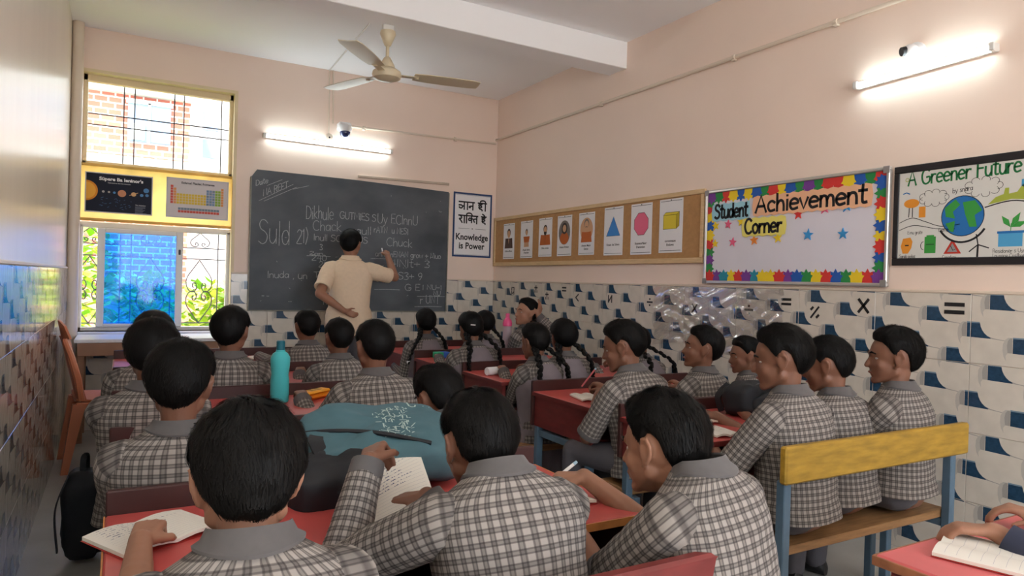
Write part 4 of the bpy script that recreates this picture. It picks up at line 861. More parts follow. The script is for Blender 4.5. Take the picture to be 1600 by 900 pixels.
for sx in (-1, 1):
    s_ = MB(); s_.tube([(sx * .195, -.17, .42), (sx * .19, -.19, .55), (sx * .178, -.225, .68), (sx * .16, -.26, .78)], [.018, .018, .017, .014], 8); s_.build('back_post', M_peach, t)
    for sy, y1 in ((-1, -.25), (1, .24)):
        l = MB(); l.loft([[Vector((sx * .185 + a, sy * .185 + b_, .40)) for a, b_ in ((-.035, -.03), (.03, -.03), (.03, .035), (-.035, .035))], [Vector((sx * .205 + a, y1 + b_, 0)) for a, b_ in ((-.02, -.018), (.018, -.018), (.018, .018), (-.02, .018))]]); l.build('leg', M_peach, t)
    MB().box((sx * .2 - .015, -.2, .36), (sx * .2 + .015, .2, .41), .006).build('side_apron', M_peach, t)
# ------------------------------------------------------------------ people
from mathutils import noise as mnoise
M_skinA = mat('brown_skin', (126, 86, 68), .5, .35, vary=.06, vscale=20); M_skinB = mat('tan_skin', (154, 110, 88), .5, .35, vary=.06, vscale=20)
for _m in (M_skinA, M_skinB):
    _b = _m.node_tree.nodes['Principled BSDF']; _b.inputs['Subsurface Weight'].default_value = .06; _b.inputs['Subsurface Radius'].default_value = (.01, .004, .002)
M_hair = mat('black_hair', (14, 12, 12), .6, .16); M_hairb = mat('black_hair_strand', (18, 16, 15), .55, .12)
M_collar = mat('grey_collar_cloth', (88, 84, 84), .8, vary=.06, vscale=60, sheen=.1); M_trouser = mat('charcoal_trouser_cloth', (82, 80, 86), .8, vary=.08, vscale=25, bump=.35, bscale=16); M_shoe = mat('black_shoe', (24, 24, 26), .4)
M_dress = mat('mauve_grey_pinafore', (124, 114, 120), .8, vary=.06, vscale=30, bump=.3, bscale=18); M_polo = mat('beige_polo_knit', (226, 202, 174), .8, vary=.04, vscale=40, bump=.3, bscale=14); M_navy = mat('navy_sleeve_cloth', (44, 48, 66), .8, bump=.4, bscale=20)
M_eyew = mat('eye_white', (176, 164, 156), .6); M_iris = mat('dark_iris', (30, 22, 18), .5); M_lip = mat('brown_lip', (140, 82, 72), .45); M_tie = mat('white_hair_tie', (220, 216, 214), .5)
def check_cloth(name, light, dark, period):
    m = bpy.data.materials.new(name); m.use_nodes = True; nt = m.node_tree; b = nt.nodes['Principled BSDF']; L = nt.links
    def node(t, **kw):
        n = nt.nodes.new(t)
        for k, v in kw.items(): setattr(n, k, v)
        return n
    uv = node('ShaderNodeUVMap'); sp = node('ShaderNodeSeparateXYZ'); L.new(uv.outputs[0], sp.inputs[0]); outs = []
    for ax in (0, 1):
        a = node('ShaderNodeMath', operation='MULTIPLY'); a.inputs[1].default_value = 1 / period; L.new(sp.outputs[ax], a.inputs[0])
        f = node('ShaderNodeMath', operation='FRACT'); L.new(a.outputs[0], f.inputs[0])
        r = node('ShaderNodeValToRGB'); cr = r.color_ramp; cr.elements[0].position = 0; cr.elements[0].color = (1, 1, 1, 1); cr.elements[1].position = 1; cr.elements[1].color = (1, 1, 1, 1)
        for p_, v in ((.42, 1.0), (.48, .42), (.56, .30), (.62, .62), (.78, .62), (.84, .30), (.92, .42), (.98, 1.0)):
            e = cr.elements.new(p_); e.color = (v, v, v, 1)
        L.new(f.outputs[0], r.inputs[0]); outs.append(r)
    mu = node('ShaderNodeMix', data_type='RGBA', blend_type='MULTIPLY'); mu.inputs[0].default_value = 1; L.new(outs[0].outputs[0], mu.inputs[6]); L.new(outs[1].outputs[0], mu.inputs[7])
    mx = node('ShaderNodeMix', data_type='RGBA'); mx.inputs[6].default_value = srgb(*dark); mx.inputs[7].default_value = srgb(*light); L.new(mu.outputs[2], mx.inputs[0]); L.new(mx.outputs[2], b.inputs['Base Color'])
    tc = node('ShaderNodeTexCoord'); nz = node('ShaderNodeTexNoise'); nz.inputs['Scale'].default_value = 14; nz.inputs['Detail'].default_value = 3; L.new(tc.outputs['Object'], nz.inputs['Vector'])
    bp = node('ShaderNodeBump'); bp.inputs['Strength'].default_value = .35; bp.inputs['Distance'].default_value = .012; L.new(nz.outputs['Fac'], bp.inputs['Height']); L.new(bp.outputs[0], b.inputs['Normal'])
    b.inputs['Roughness'].default_value = .85; b.inputs['Specular IOR Level'].default_value = .2; return m
M_check = check_cloth('grey_checked_shirt_cloth', (148, 140, 134), (35, 30, 32), .0205)

def capsule(mb, p0, p1, r0, r1, n=10):
    p0, p1 = Vector(p0), Vector(p1); d = p1 - p0
    if d.length < 1e-6: return mb.ball(p0, r0, n=n, k=6)
    u, w_ = basis(d); d.normalize(); rings = []
    for a in (-75, -45, -15): rings.append((p0 + d * r0 * math.sin(math.radians(a)), r0 * math.cos(math.radians(a))))
    for a in (15, 45, 75): rings.append((p1 + d * r1 * math.sin(math.radians(a)), r1 * math.cos(math.radians(a))))
    return mb.loft([[c + (u * math.cos(2 * math.pi * i / n) + w_ * math.sin(2 * math.pi * i / n)) * r for i in range(n)] for c, r in rings])
_tmpcol = COL
def fuse(mb, voxel, smooth_it, name, material):
    """weld overlapping closed shapes into one continuous skin"""
    me = mb.mesh('tmp', material, 0); o = bpy.data.objects.new('tmp', me); COL.objects.link(o)
    r = o.modifiers.new('r', 'REMESH'); r.mode = 'VOXEL'; r.voxel_size = voxel; r.use_smooth_shade = True
    if smooth_it: s = o.modifiers.new('s', 'SMOOTH'); s.factor = .5; s.iterations = smooth_it
    dg = bpy.context.evaluated_depsgraph_get(); out = bpy.data.meshes.new_from_object(o.evaluated_get(dg)); out.name = name
    bpy.data.objects.remove(o); bpy.data.meshes.remove(me)
    if not out.materials: out.materials.append(material)
    out.polygons.foreach_set('use_smooth', [True] * len(out.polygons)); return out
def ik(S, W, l1, l2, hint):
    d = W - S; L = d.length
    if L > (l1 + l2) * .985: W = S + d * ((l1 + l2) * .985 / L); d = W - S; L = d.length
    if L < abs(l1 - l2) * 1.15 + .02: W = S + d.normalized() * (abs(l1 - l2) * 1.15 + .02); d = W - S; L = d.length
    a = (l1 * l1 - l2 * l2 + L * L) / (2 * L); h = math.sqrt(max(0, l1 * l1 - a * a)); dn = d.normalized()
    hv = hint - dn * hint.dot(dn); hv = hv.normalized() if hv.length > 1e-5 else basis(dn)[0]
    return S + dn * a + hv * h, W
CURL = {'flat': (12, 14, 10, 18), 'relax': (28, 34, 22, 25), 'write': (58, 62, 30, 40), 'fist': (78, 88, 50, 45), 'pinch': (62, 45, 25, 50)}
def hand(mb, Wp, f, nrm, side, s, pose):
    """five fingers; f = pointing direction, nrm = out of the palm, side +1 right hand, -1 left"""
    f = f.normalized(); nrm = (nrm - f * nrm.dot(f)).normalized(); lat = f.cross(nrm) * side      # towards the thumb
    if side > 0: lat = -f.cross(nrm) * -1
    c1, c2, c3, th = CURL[pose]; kn = []
    for i, (off, ln) in enumerate(((.021, .060), (.007, .066), (-.008, .061), (-.021, .048))):
        k = Wp + f * (.073 - .004 * abs(i - 1)) * s + lat * off * s - nrm * .003 * s; kn.append(k)
        capsule(mb, Wp + lat * off * .55 * s + f * .008 * s, k, .0125 * s, .0105 * s, 8)
        p = k; ang = 0
        for j, (fr, cu) in enumerate(((.45, c1 + (i - 1) * 4), (.31, c2), (.24, c3))):
            ang += math.radians(cu); d = f * math.cos(ang) + nrm * math.sin(ang); q = p + d * ln * fr * s + lat * (off * .06 * s)
            capsule(mb, p, q, (.0088 - .0008 * j) * s, (.008 - .0009 * j) * s, 8); p = q
    b0 = Wp + f * .02 * s + lat * .02 * s + nrm * .006 * s; d1 = (f * .75 + lat * .75 + nrm * .25).normalized(); q = b0 + d1 * .034 * s; d2 = (f * .95 + lat * (.45 - th / 90) + nrm * .5).normalized(); q2 = q + d2 * .028 * s
    capsule(mb, Wp + lat * .008 * s, b0, .013 * s, .0125 * s, 8); capsule(mb, b0, q, .0115 * s, .0095 * s, 8); capsule(mb, q, q2, .0092 * s, .0075 * s, 8)
    return (kn[0] + f * .02 * s + nrm * .03 * s + lat * .004 * s)
BND = {'boy': ([0, 38, 58, 72, 80, 88, 100, 112, 122, 140, 160, 180], [34, 32, 20, 0, -6, 14, 14, 2, -26, -48, -57, -60]),
       'girl': ([0, 25, 55, 75, 90, 100, 115, 140, 180], [40, 38, 24, 6, -4, -14, -44, -58, -62])}
def hair_pt(phi, e, kind, top, side, k):
    """scalp point k (0 root surface, 1 outer) at azimuth phi (0 = face) and elevation e"""
    d = Vector((math.sin(phi) * math.cos(e), math.cos(phi) * math.cos(e), math.sin(e)))
    rx, ry, rz = .0725, .092, .084
    r = 1 / math.sqrt((d.x / rx) ** 2 + (d.y / ry) ** 2 + (d.z / rz) ** 2)
    return d, r
def make_hair(P, Rh, hs, kind, strands, seed, parent, top=.024, side=.013, tilt=0.0, sheen_m=None, rough=.0):
    rg = np.random.default_rng(seed); bx, by = BND[kind]; NA, NS = 48, 20; c0 = Vector((0, -.012, .017)); mb = MB(); rings = []
    def thick(phi, e, s_):
        up = max(0.0, math.sin(e)); fr = max(0.0, math.cos(phi)) * max(0.0, math.cos(e))
        t = side + (top - side) * up ** .8 + .006 * fr * up
        return t * (1 - .82 * max(0.0, (s_ - .72) / .28) ** 1.4)
    def pt(phi, s_, lift=0.0):
        a = abs((math.degrees(phi) + 180) % 360 - 180); eb = math.radians(interp(a, bx, by)); e = math.pi / 2 + (eb - math.pi / 2) * s_
        d, r = hair_pt(phi, e, kind, top, side, 1); q = c0 + d * (r + thick(phi, e, s_) + lift)
        if rough: q = q + d * rough * mnoise.noise(q * 38 + Vector((seed, 0, 0)))
        return q
    for j in range(NS + 1):
        s_ = (j + .02) / (NS + .02); rings.append([P + Rh @ (pt(2 * math.pi * i / NA, s_) * hs) for i in range(NA)])
    inner = [[P + Rh @ ((c0 + (pt(2 * math.pi * i / NA, 1.0) - c0) * .86) * hs) for i in range(NA)]]
    mb.loft(rings + inner, cap=True)
    h = mb.build('hair', [M_hair], parent, 0); h.data.polygons.foreach_set('use_smooth', [True] * len(h.data.polygons))
    if strands:
        sb = MB()
        for _ in range(strands):
            phi = rg.uniform(0, 2 * math.pi); s0 = rg.uniform(.0, .82) ** .8; ln = rg.uniform(.10, .24); dphi = rg.normal(0, .10); lf = rg.uniform(.0003, .0022) * (1 + 1.5 * (1 - s0)); wd = rg.uniform(.0007, .0016) * hs
            pts = []
            for q in range(4):
                tt = q / 3; s_ = min(1.03, s0 + ln * tt); pts.append((pt(phi + dphi * tt, min(s_, 1.0), lf * (1.6 * tt + .2) + (.003 * (s_ - 1) if s_ > 1 else 0))))
            d = (pts[3] - pts[0]); d = d.normalized() if d.length > 1e-6 else Vector((0, 0, -1)); nn = (pts[1] - c0).normalized(); sd_ = d.cross(nn)
            if sd_.length < 1e-4: continue
            sd_ = sd_.normalized() * wd; vs_ = []
            for q, p in enumerate(pts[:3]): k_ = (1.0, .9, .6)[q]; vs_ += [p - sd_ * k_, p + sd_ * k_]
            vs_.append(pts[3]); sb.add([P + Rh @ (v * hs) for v in vs_], [(0, 1, 3, 2), (2, 3, 5, 4), (4, 5, 6)])
        so = sb.build('hair_strands', M_hairb, h, 0); so['kind'] = 'stuff'
    return h
def braid(path, r, parent, name='braid'):
    mb = MB(); pts = catmull(path, 6); n = len(pts)
    for k, p in enumerate(pts):
        d = (pts[min(k + 1, n - 1)] - pts[max(k - 1, 0)]).normalized(); u, w_ = basis(d); rr = r * (1 - .35 * k / n); off = u * rr * .45 * (1 if k % 2 else -1)
        R = Matrix((u, w_, d)).transposed(); mb.ball(p + off, (rr * .8, rr * .75, rr * 1.15), R, 8, 6)
    b_ = mb.build(name, M_hair, parent); return b_
RING = ((.015, .156, .124, -.004), (.06, .153, .121, 0), (.13, .143, .111, .002), (.21, .146, .108, .0), (.29, .158, .106, 0), (.35, .165, .099, -.002), (.388, .162, .087, -.003), (.412, .142, .075, -.004), (.432, .108, .064, -.004), (.447, .078, .057, -.002), (.458, .060, .054, 0))
PERSONS = []
def person(label, head, top, face=0, lean=10, hyaw=0, hpitch=0, hroll=0, LH=None, RH=None, sleeve='short', kind='boy', seat=.38, res=.007, strands=500, seed=1, skin=None, eh=None, pose=('relax', 'relax'), hairtop=.022, hairside=.012, hd=None, hn=None, cuff=None, braids=None, group='pupils', tshirt=None, wide=1.0, hs=1.0, clip_=None, rough=.004, drop=0.0, hem=.035):
    hs *= .95; wide *= .95; skin = skin or M_skinA; stand = kind == 'teacher'; lr = math.radians(lean); FR = math.radians(face)
    def spine(z):          # centre of the trunk at height z (unit scale) and its tilt
        n = 8; y = 0.0; h = 0.0; zc = max(z, 0)
        for k in range(n):
            a = lr * (.55 + .75 * ((k + .5) / n) * zc / .45); y += math.sin(a) * zc / n; h += math.cos(a) * zc / n
        if z < 0: h = z
        return Vector((0, y, h)), lr * (.55 + .75 * zc / .45)
    Rh = Matrix.Rotation(math.radians(hyaw), 3, 'Z') @ Matrix.Rotation(-math.radians(hpitch), 3, 'X') @ Matrix.Rotation(math.radians(hroll), 3, 'Y')
    nb, na = spine(.435); ntop = nb + Matrix.Rotation(-na * .7, 3, 'X') @ Vector((0, .008, .040)); ntop += Vector((0, drop * .45, -drop * .4)); hc = ntop + Rh @ Vector((0, .014, .088)) * hs + Vector((0, drop * .4, -drop * .6))
    topz = hc.z + (.098 + hairtop) * hs; z0 = seat; s = (top - z0) / topz
    F3 = Matrix.Rotation(FR, 3, 'Z'); base = Vector((head[0], head[1], 0)) - F3 @ Vector((hc.x * s, hc.y * s, 0)); base.z = 0
    root = thing('person', label, 'person', base, FR, group); inv = F3.transposed()
    loc = lambda wv: inv @ (Vector(wv) - base)
    T = lambda p: Vector((p[0] * s, p[1] * s, z0 + p[2] * s))
    HC = T(hc); hsz = s * hs * (1.0 if not stand else .90)
    if stand: HC = T(ntop) + Rh @ Vector((0, .014, .088)) * hsz
    # ---------------- body
    mb = MB()
    c, a = spine(.10); mb.ball(T(c), (.115 * s, .09 * s, .09 * s)); c2, a2 = spine(.30); capsule(mb, T(c), T(c2), .10 * s, .095 * s, 12)
    for sx in (-1, 1): q, _ = spine(.37); capsule(mb, T(c2), T(q + Vector((sx * .11, 0, 0))), .09 * s, .055 * s, 10)
    capsule(mb, T(spine(.38)[0]), T(ntop), .05 * s, .043 * s, 12); capsule(mb, T(ntop), HC + Rh @ Vector((0, -.02, -.05)) * hsz, .042 * s, .05 * hsz, 12)
    H = lambda x, y, z: HC + Rh @ (Vector((x, y, z)) * hsz)
    mb.ball(H(0, -.012, .018), (.070 * hsz, .089 * hsz, .081 * hsz), Rh, 20, 14); mb.ball(H(0, .022, -.03), (.056 * hsz, .058 * hsz, .072 * hsz), Rh, 18, 12)
    for sx in (-1, 1):
        capsule(mb, H(sx * .042, .0, -.052), H(sx * .012, .052, -.086), .022 * hsz, .017 * hsz, 8); mb.ball(H(sx * .032, .045, -.03), .024 * hsz, n=10, k=6)
        ep = [(.068, .008, .010), (.077, -.004, .022), (.082, -.018, .022), (.082, -.026, .006), (.077, -.020, -.014), (.071, -.008, -.030), (.067, .004, -.034)]
        for q0, q1 in zip(ep[:-1], ep[1:]): capsule(mb, H(sx * q0[0], q0[1], q0[2]), H(sx * q1[0], q1[1], q1[2]), .0062 * hsz, .0062 * hsz, 6)
        mb.ball(H(sx * .072, -.008, -.006), (.006 * hsz, .018 * hsz, .026 * hsz), Rh, 8, 6)
    capsule(mb, H(-.016, .072, .014), H(.016, .072, .014), .012 * hsz, .012 * hsz, 8)
    capsule(mb, H(0, .074, .0), H(0, .090, -.032), .0075 * hsz, .011 * hsz, 8); capsule(mb, H(-.012, .076, -.036), H(.012, .076, -.036), .0075 * hsz, .0075 * hsz, 8)
    capsule(mb, H(-.015, .072, -.057), H(.015, .072, -.057), .0075 * hsz, .0075 * hsz, 8); capsule(mb, H(-.013, .070, -.066), H(.013, .070, -.066), .0075 * hsz, .0075 * hsz, 8); mb.ball(H(0, .062, -.09), (.018 * hsz, .016 * hsz, .016 * hsz), Rh, 10, 6)
    l1, l2 = (.235 * s, .215 * s) if not stand else (.215 * s, .195 * s); hk = s * (.97 if not stand else .80); tips = {}; arms = {}
    for i, sx in ((0, -1), (1, 1)):
        sc_, sa = spine(.375); S = T(sc_ + Matrix.Rotation(-sa, 3, 'X') @ Vector((sx * .142 * wide, -.006, .0)))
        tgt = (LH, RH)[i]; tgt = loc(tgt) if tgt is not None else T(Vector((sx * .13, .30, .20)))
        hint = (eh or {}).get(i); hint = inv @ Vector(hint) if hint is not None else Vector((sx * .12, -.4, -1))
        E_, W_ = ik(S, tgt, l1, l2, hint)
        fd = (W_ - E_).normalized(); hdv = (hd or {}).get(i); fv = (inv @ Vector(hdv)) if hdv is not None else (fd + Vector((0, 0, -fd.z * .7)) + Vector((-sx * .25, .1, 0))).normalized()
        hnv = (hn or {}).get(i); nv = (inv @ Vector(hnv)) if hnv is not None else Vector((0, 0, -1))
        capsule(mb, S, E_, .040 * s, .033 * s, 10); capsule(mb, E_, E_ + fd * l2 * .45, .033 * s, .030 * s, 10); capsule(mb, E_ + fd * l2 * .45, W_, .030 * s, .021 * s, 10)
        tips[i] = hand(mb, W_, fv, nv, sx, hk, pose[i]); arms[i] = (S, E_, W_)
    if not stand:
        for sx in (-1, 1): capsule(mb, T((sx * .066, 0, .075)), T((sx * .09, .33, .062)), .066 * s, .044 * s, 8); capsule(mb, T((sx * .09, .33, .062)), Vector((sx * .09 * s, .35 * s, .07)), .044 * s, .032, 8)
    else:
        for sx in (-1, 1): capsule(mb, T((sx * .07, 0, .03)), Vector((sx * .08 * s, 0, .08)), .08 * s, .04, 8)
    body = obj('body', fuse(mb, res, 6 if res < .0055 else 4, 'body', skin), root)
    # ---------------- eyes, brows, mouth
    for sx in (-1, 1):
        e = MB(); e.ball(H(sx * .028, .0565, -.003), (.0125 * hsz, .0105 * hsz, .0065 * hsz), Rh, n=10, k=8); e.ball(H(sx * .028, .0615, -.003), .0060 * hsz, n=8, k=6, m=1); e.build('eye', [M_eyew, M_iris], root)
        MB().tube([H(sx * .014, .080, .016), H(sx * .03, .078, .021), H(sx * .045, .066, .015)], [.003 * hsz, .0035 * hsz, .002 * hsz], 6).build('eyebrow', M_hair, root)
    MB().tube([H(-.019, .073, -.0615), H(-.008, .0795, -.059), H(.008, .0795, -.059), H(.019, .073, -.0615)], [.002 * hsz, .0045 * hsz, .0045 * hsz, .002 * hsz], 6).build('mouth', M_lip, root)
    # ---------------- hair
    h = make_hair(HC, Rh, hsz, 'girl' if kind == 'girl' else 'boy', strands, seed, root, hairtop, hairside, rough=rough)
    if kind == 'girl':
        for sx in (-1, 1):
            st = H(sx * .062, -.062, -.045); dn = [st] + [T(Vector(q)) for q in (braids[0 if sx < 0 else 1] if braids else ((sx * .10, -.065, .44), (sx * .115, -.085, .36), (sx * .11, -.09, .28)))]
            bo = braid(dn, .019 * s, h); MB().cyl(dn[-1] + Vector((0, 0, .012)), dn[-1] - Vector((0, 0, .004)), .012, n=8).build('hair_tie', M_tie, h)
        mb = MB(); mb.tube([H(0, .05, .112), H(0, .0, .128), H(0, -.06, .112)], .0011, 5); mb.build('parting', skin, h)
        if clip_: MB().tube([H(clip_ * .02, -.112, .012), H(clip_ * .05, -.102, .016)], .004, 6).build('hair_clip', M_tie, h)
    # ---------------- shirt
    cloth = M_polo if stand else (tshirt or M_check); NA = 40; rings = []; uvs = []; per = .84 * s
    zs = np.linspace(-.06 if stand else (.0 if kind == 'girl' else hem), RING[-1][0], 26)
    for j, z in enumerate(zs):
        w_ = interp(z, [r[0] for r in RING], [r[1] for r in RING]) * (wide if z > .12 else 1.0); d_ = interp(z, [r[0] for r in RING], [r[2] for r in RING]); dy = interp(z, [r[0] for r in RING], [r[3] for r in RING])
        c, a = spine(z); R = Matrix.Rotation(-a, 3, 'X'); ring = []; uvr = []
        for i in range(NA + 1):
            th = 2 * math.pi * i / NA - math.pi / 2 + math.pi; cx, sy = math.cos(th), math.sin(th); ex = 2 / 2.35
            p = Vector((w_ * math.copysign(abs(cx) ** ex, cx), d_ * math.copysign(abs(sy) ** ex, sy) + dy, 0))
            amp = .006 if z < .38 else .002
            wr = mnoise.noise(Vector((math.cos(th) * 1.7 + seed * 3.1, math.sin(th) * 1.7, z * 9 + seed))) * amp + mnoise.noise(Vector((math.cos(th) * 5 + seed, math.sin(th) * 5, z * 22 + cx * 4))) * amp * .55
            p += Vector((cx, sy, 0)) * wr
            if i < NA: ring.append(T(c + R @ p))
            uvr.append((per * i / NA, z * s * 1.02))
        rings.append(ring); uvs.append(uvr)
    mb = MB(); mb.loft(rings, True, 0, uvs)
    for i, sx in ((0, -1), (1, 1)):
        S, E_, W_ = arms[i]; d1 = (E_ - S).normalized(); cen = T(spine(.372)[0]); start = S + (cen - S) * .35 + Vector((0, 0, -.005 * s)); LS = sleeve if isinstance(sleeve, str) else sleeve[i]
        path = [start, S + (cen - S) * .06, S + d1 * .07 * s, S + d1 * l1 * .6, S + d1 * l1 * (.92 if LS == 'short' else .98)]; rad = [.052, .056, .052, .050, .050]
        if LS == 'long': d2 = (W_ - E_).normalized(); path += [E_ + d2 * .035 * s, E_ + d2 * l2 * .5, W_ - d2 * .025 * s]; rad[-1] = .048; rad += [.046, .040, .034]
        if stand: path[-1] = S + d1 * l1 * .72; path[-2] = S + d1 * l1 * .45; rad = [.058, .062, .058, .054, .052]
        pp = catmull(path, 4); rr = [interp(k / 4, range(len(rad)), rad) for k in range(len(pp))]; rings2 = []; uv2 = []; v_ = 0.0; n2 = 20; u_ = None
        for k, p in enumerate(pp):
            d = (pp[min(k + 1, len(pp) - 1)] - pp[max(k - 1, 0)]).normalized()
            if u_ is None: u_, w2 = basis(d)
            else: u_ = (u_ - d * u_.dot(d)).normalized(); w2 = d.cross(u_)
            if k: v_ += (p - pp[k - 1]).length
            ring = []
            for q in range(n2):
                th = 2 * math.pi * q / n2; wr = 1 + .07 * mnoise.noise(Vector((math.cos(th) * 1.5 + seed * 2, math.sin(th) * 1.5 + i * 5, k * .55)))
                ring.append(p + (u_ * math.cos(th) + w2 * math.sin(th)) * rr[k] * s * wr)
            rings2.append(ring); uv2.append([(.34 * s * q / n2, v_) for q in range(n2 + 1)])
        mb.loft(rings2, True, 0, uv2)
        arms[i] = (S, E_, W_, pp[-1], (pp[-1] - pp[-2]).normalized(), rr[-1] * s, LS)
    shirt = mb.build('shirt', cloth, root, 50)
    if cuff is not False:
        for i in (0, 1):
            S, E_, W_, ce, cdv, cr_, LS = arms[i]; ln = .042 if LS == 'long' else .02
            cu = MB(); u_, w2 = basis(cdv); prof = [(cr_ * 1.03, -ln * .5), (cr_ * 1.06, 0), (cr_ * 1.02, ln * .55), (cr_ * .86, ln * .55), (cr_ * .86, -ln * .4)]
            rgs = [[ce + cdv * (h_ * s) + (u_ * math.cos(2 * math.pi * q / 18) + w2 * math.sin(2 * math.pi * q / 18)) * r_ for q in range(18)] for r_, h_ in prof]; cu.loft(rgs); cu.build('cuff', M_collar if not stand else M_polo, shirt)
    # collar: a stand with a folded leaf
    cb = MB(); prof = [(.052, .438, 0), (.051, .458, 0), (.049, .474, 0), (.053, .477, 0), (.060, .462, .0), (.070, .444, -.003), (.069, .439, -.003), (.058, .444, 0)]; rgs = []
    for r_, z, dy in prof:
        c, a = spine(z); R = Matrix.Rotation(-a * .9, 3, 'X'); ring = []
        for q in range(28):
            th = 2 * math.pi * q / 28; frn = max(0, math.sin(th)); ring.append(T(c + R @ Vector((r_ * 1.08 * math.cos(th), r_ * math.sin(th) + dy, -.020 * frn + (.012 * abs(math.cos(th)) ** 2 if r_ > .0605 else 0)))))
        rgs.append(ring)
    cb.loft(rgs, False); cb.build('collar', M_collar if not stand else M_polo, shirt)
    # ---------------- lower clothes
    if kind == 'girl':
        rings = []
        for z in np.linspace(.02, .425, 18):
            w_ = (interp(z, [r[0] for r in RING], [r[1] for r in RING]) + .006) * wide; d_ = interp(z, [r[0] for r in RING], [r[2] for r in RING]) + .007
            if z > .30: w_ *= 1 - .13 * min(1, (z - .30) / .07)
            c, a = spine(z); R = Matrix.Rotation(-a, 3, 'X'); rings.append([T(c + R @ Vector((w_ * math.copysign(abs(math.cos(2 * math.pi * i / 40)) ** .85, math.cos(2 * math.pi * i / 40)), d_ * math.copysign(abs(math.sin(2 * math.pi * i / 40)) ** .85, math.sin(2 * math.pi * i / 40)), 0)) + Vector((0, 0, .0))) for i in range(40)])
        mb = MB(); mb.loft(rings, True); dr = mb.build('pinafore', M_dress, root)
        rings = []; NP = 96
        for k in range(8):
            t_ = k / 7; z = .055 - .33 * t_; ring = []
            for i in range(NP):
                th = 2 * math.pi * i / NP; pl = 1 + .05 * t_ ** .5 * math.sin(th * 16) + .02 * math.sin(th * 5 + seed); ring.append(T(Vector((math.cos(th) * (.152 + .05 * t_) * pl, math.sin(th) * (.122 + .10 * t_) * pl + .10 * t_, z))))
            rings.append(ring)
        MB().loft(rings, True).build('pleated_skirt', M_dress, dr)
        rings = []
        for z in (.045, .075): rings.append([T(Vector((math.cos(2 * math.pi * i / 32) * .162, math.sin(2 * math.pi * i / 32) * .130, z)) + spine(z)[0] * Vector((0, 1, 0)).y * 0) for i in range(32)])
        MB().loft(rings, True).build('belt', M_dress, dr)
        sh = [(sx, Vector((sx * .08 * s, .30 * s, 0))) for sx in (-1, 1)]
    else:
        mb = MB()
        if stand:
            capsule(mb, T((-.055, 0, .0)), T((.055, 0, .0)), .095 * s, .095 * s, 12)
            for sx in (-1, 1): capsule(mb, T((sx * .07, 0, .0)), Vector((sx * .08 * s, .01, .08)), .085 * s, .06 * s, 12)
            sh = [(sx, Vector((sx * .08 * s, .03, 0))) for sx in (-1, 1)]
        else:
            capsule(mb, T((-.045, .0, .096)), T((.045, .0, .096)), .090 * s, .090 * s, 12)
            for sx in (-1, 1):
                kn = T((sx * .09, .33, .068)); an = Vector((sx * .09 * s, .35 * s, .07)); capsule(mb, T((sx * .066, 0, .088)), kn, .080 * s, .050 * s, 12); capsule(mb, kn, an, .056 * s, .047 * s, 12)
            sh = [(sx, Vector((sx * .10 * s, .38 * s, 0))) for sx in (-1, 1)]
        obj('trousers', fuse(mb, .012, 2, 'trousers', M_trouser), root)
    for sx, p in sh:
        mb = MB(); rings = []
        for y, w_, h_ in ((-.075, .018, .05), (-.06, .032, .075), (-.01, .036, .075), (.05, .040, .05), (.10, .038, .035), (.125, .02, .025)):
            rings.append([p + Vector((w_ * math.cos(2 * math.pi * q / 12), y, max(.002, h_ * .5 + h_ * .5 * math.sin(2 * math.pi * q / 12)))) for q in range(12)])
        mb.loft(rings); mb.build('shoe', M_shoe, root)
    root['_tips'] = 0; del root['_tips']
    W = lambda p: base + F3 @ p
    return {'root': root, 'tips': {k: W(v) for k, v in tips.items()}, 'wrist': {k: W(v[2]) for k, v in arms.items()}, 'F3': F3}
G1 = 'schoolboys in grey checked shirts'; G2 = 'schoolgirls in grey pinafores'
# three nearest boys
pA = person('nearest boy with thick black hair, bare forearm on the desk at left', (.17, 1.06), 1.0, face=-4, lean=10, drop=.03, hpitch=12, LH=(.045, 1.40, .70), RH=(.24, 1.40, .695), res=.004, strands=5000, seed=11, pose=('fist', 'write'), hairtop=.028, hairside=.017, group=G1, skin=M_skinB, hs=.98, rough=.006)
pB = person('close-cropped boy in the middle holding up his notebook page', (.645, 1.255), .961, face=0, lean=18, drop=.06, hpitch=10, LH=(.465, 1.40, .80), RH=(.60, 1.40, .71), sleeve='long', res=.004, strands=5000, seed=12, pose=('pinch', 'write'), hairtop=.020, hairside=.009, group=G1, hd={0: (.5, .85, .15), 1: (-.8, .5, -.2)}, hn={0: (.5, .3, -.6)}, eh={0: (-.55, -.2, -.9)}, hs=.96)
pC = person('nearest boy on the right, wavy hair, writing with a white pen', (.996, 1.10), .966, face=14, lean=10, drop=.075, hyaw=4, hpitch=8, hroll=3, LH=(.86, 1.29, .70), RH=(1.0, 1.37, .715), res=.004, strands=5000, seed=13, pose=('relax', 'write'), hairtop=.026, hairside=.015, group=G1, skin=M_skinB, hd={0: (-.5, .8, 0), 1: (-.8, .5, -.1)}, rough=.007)
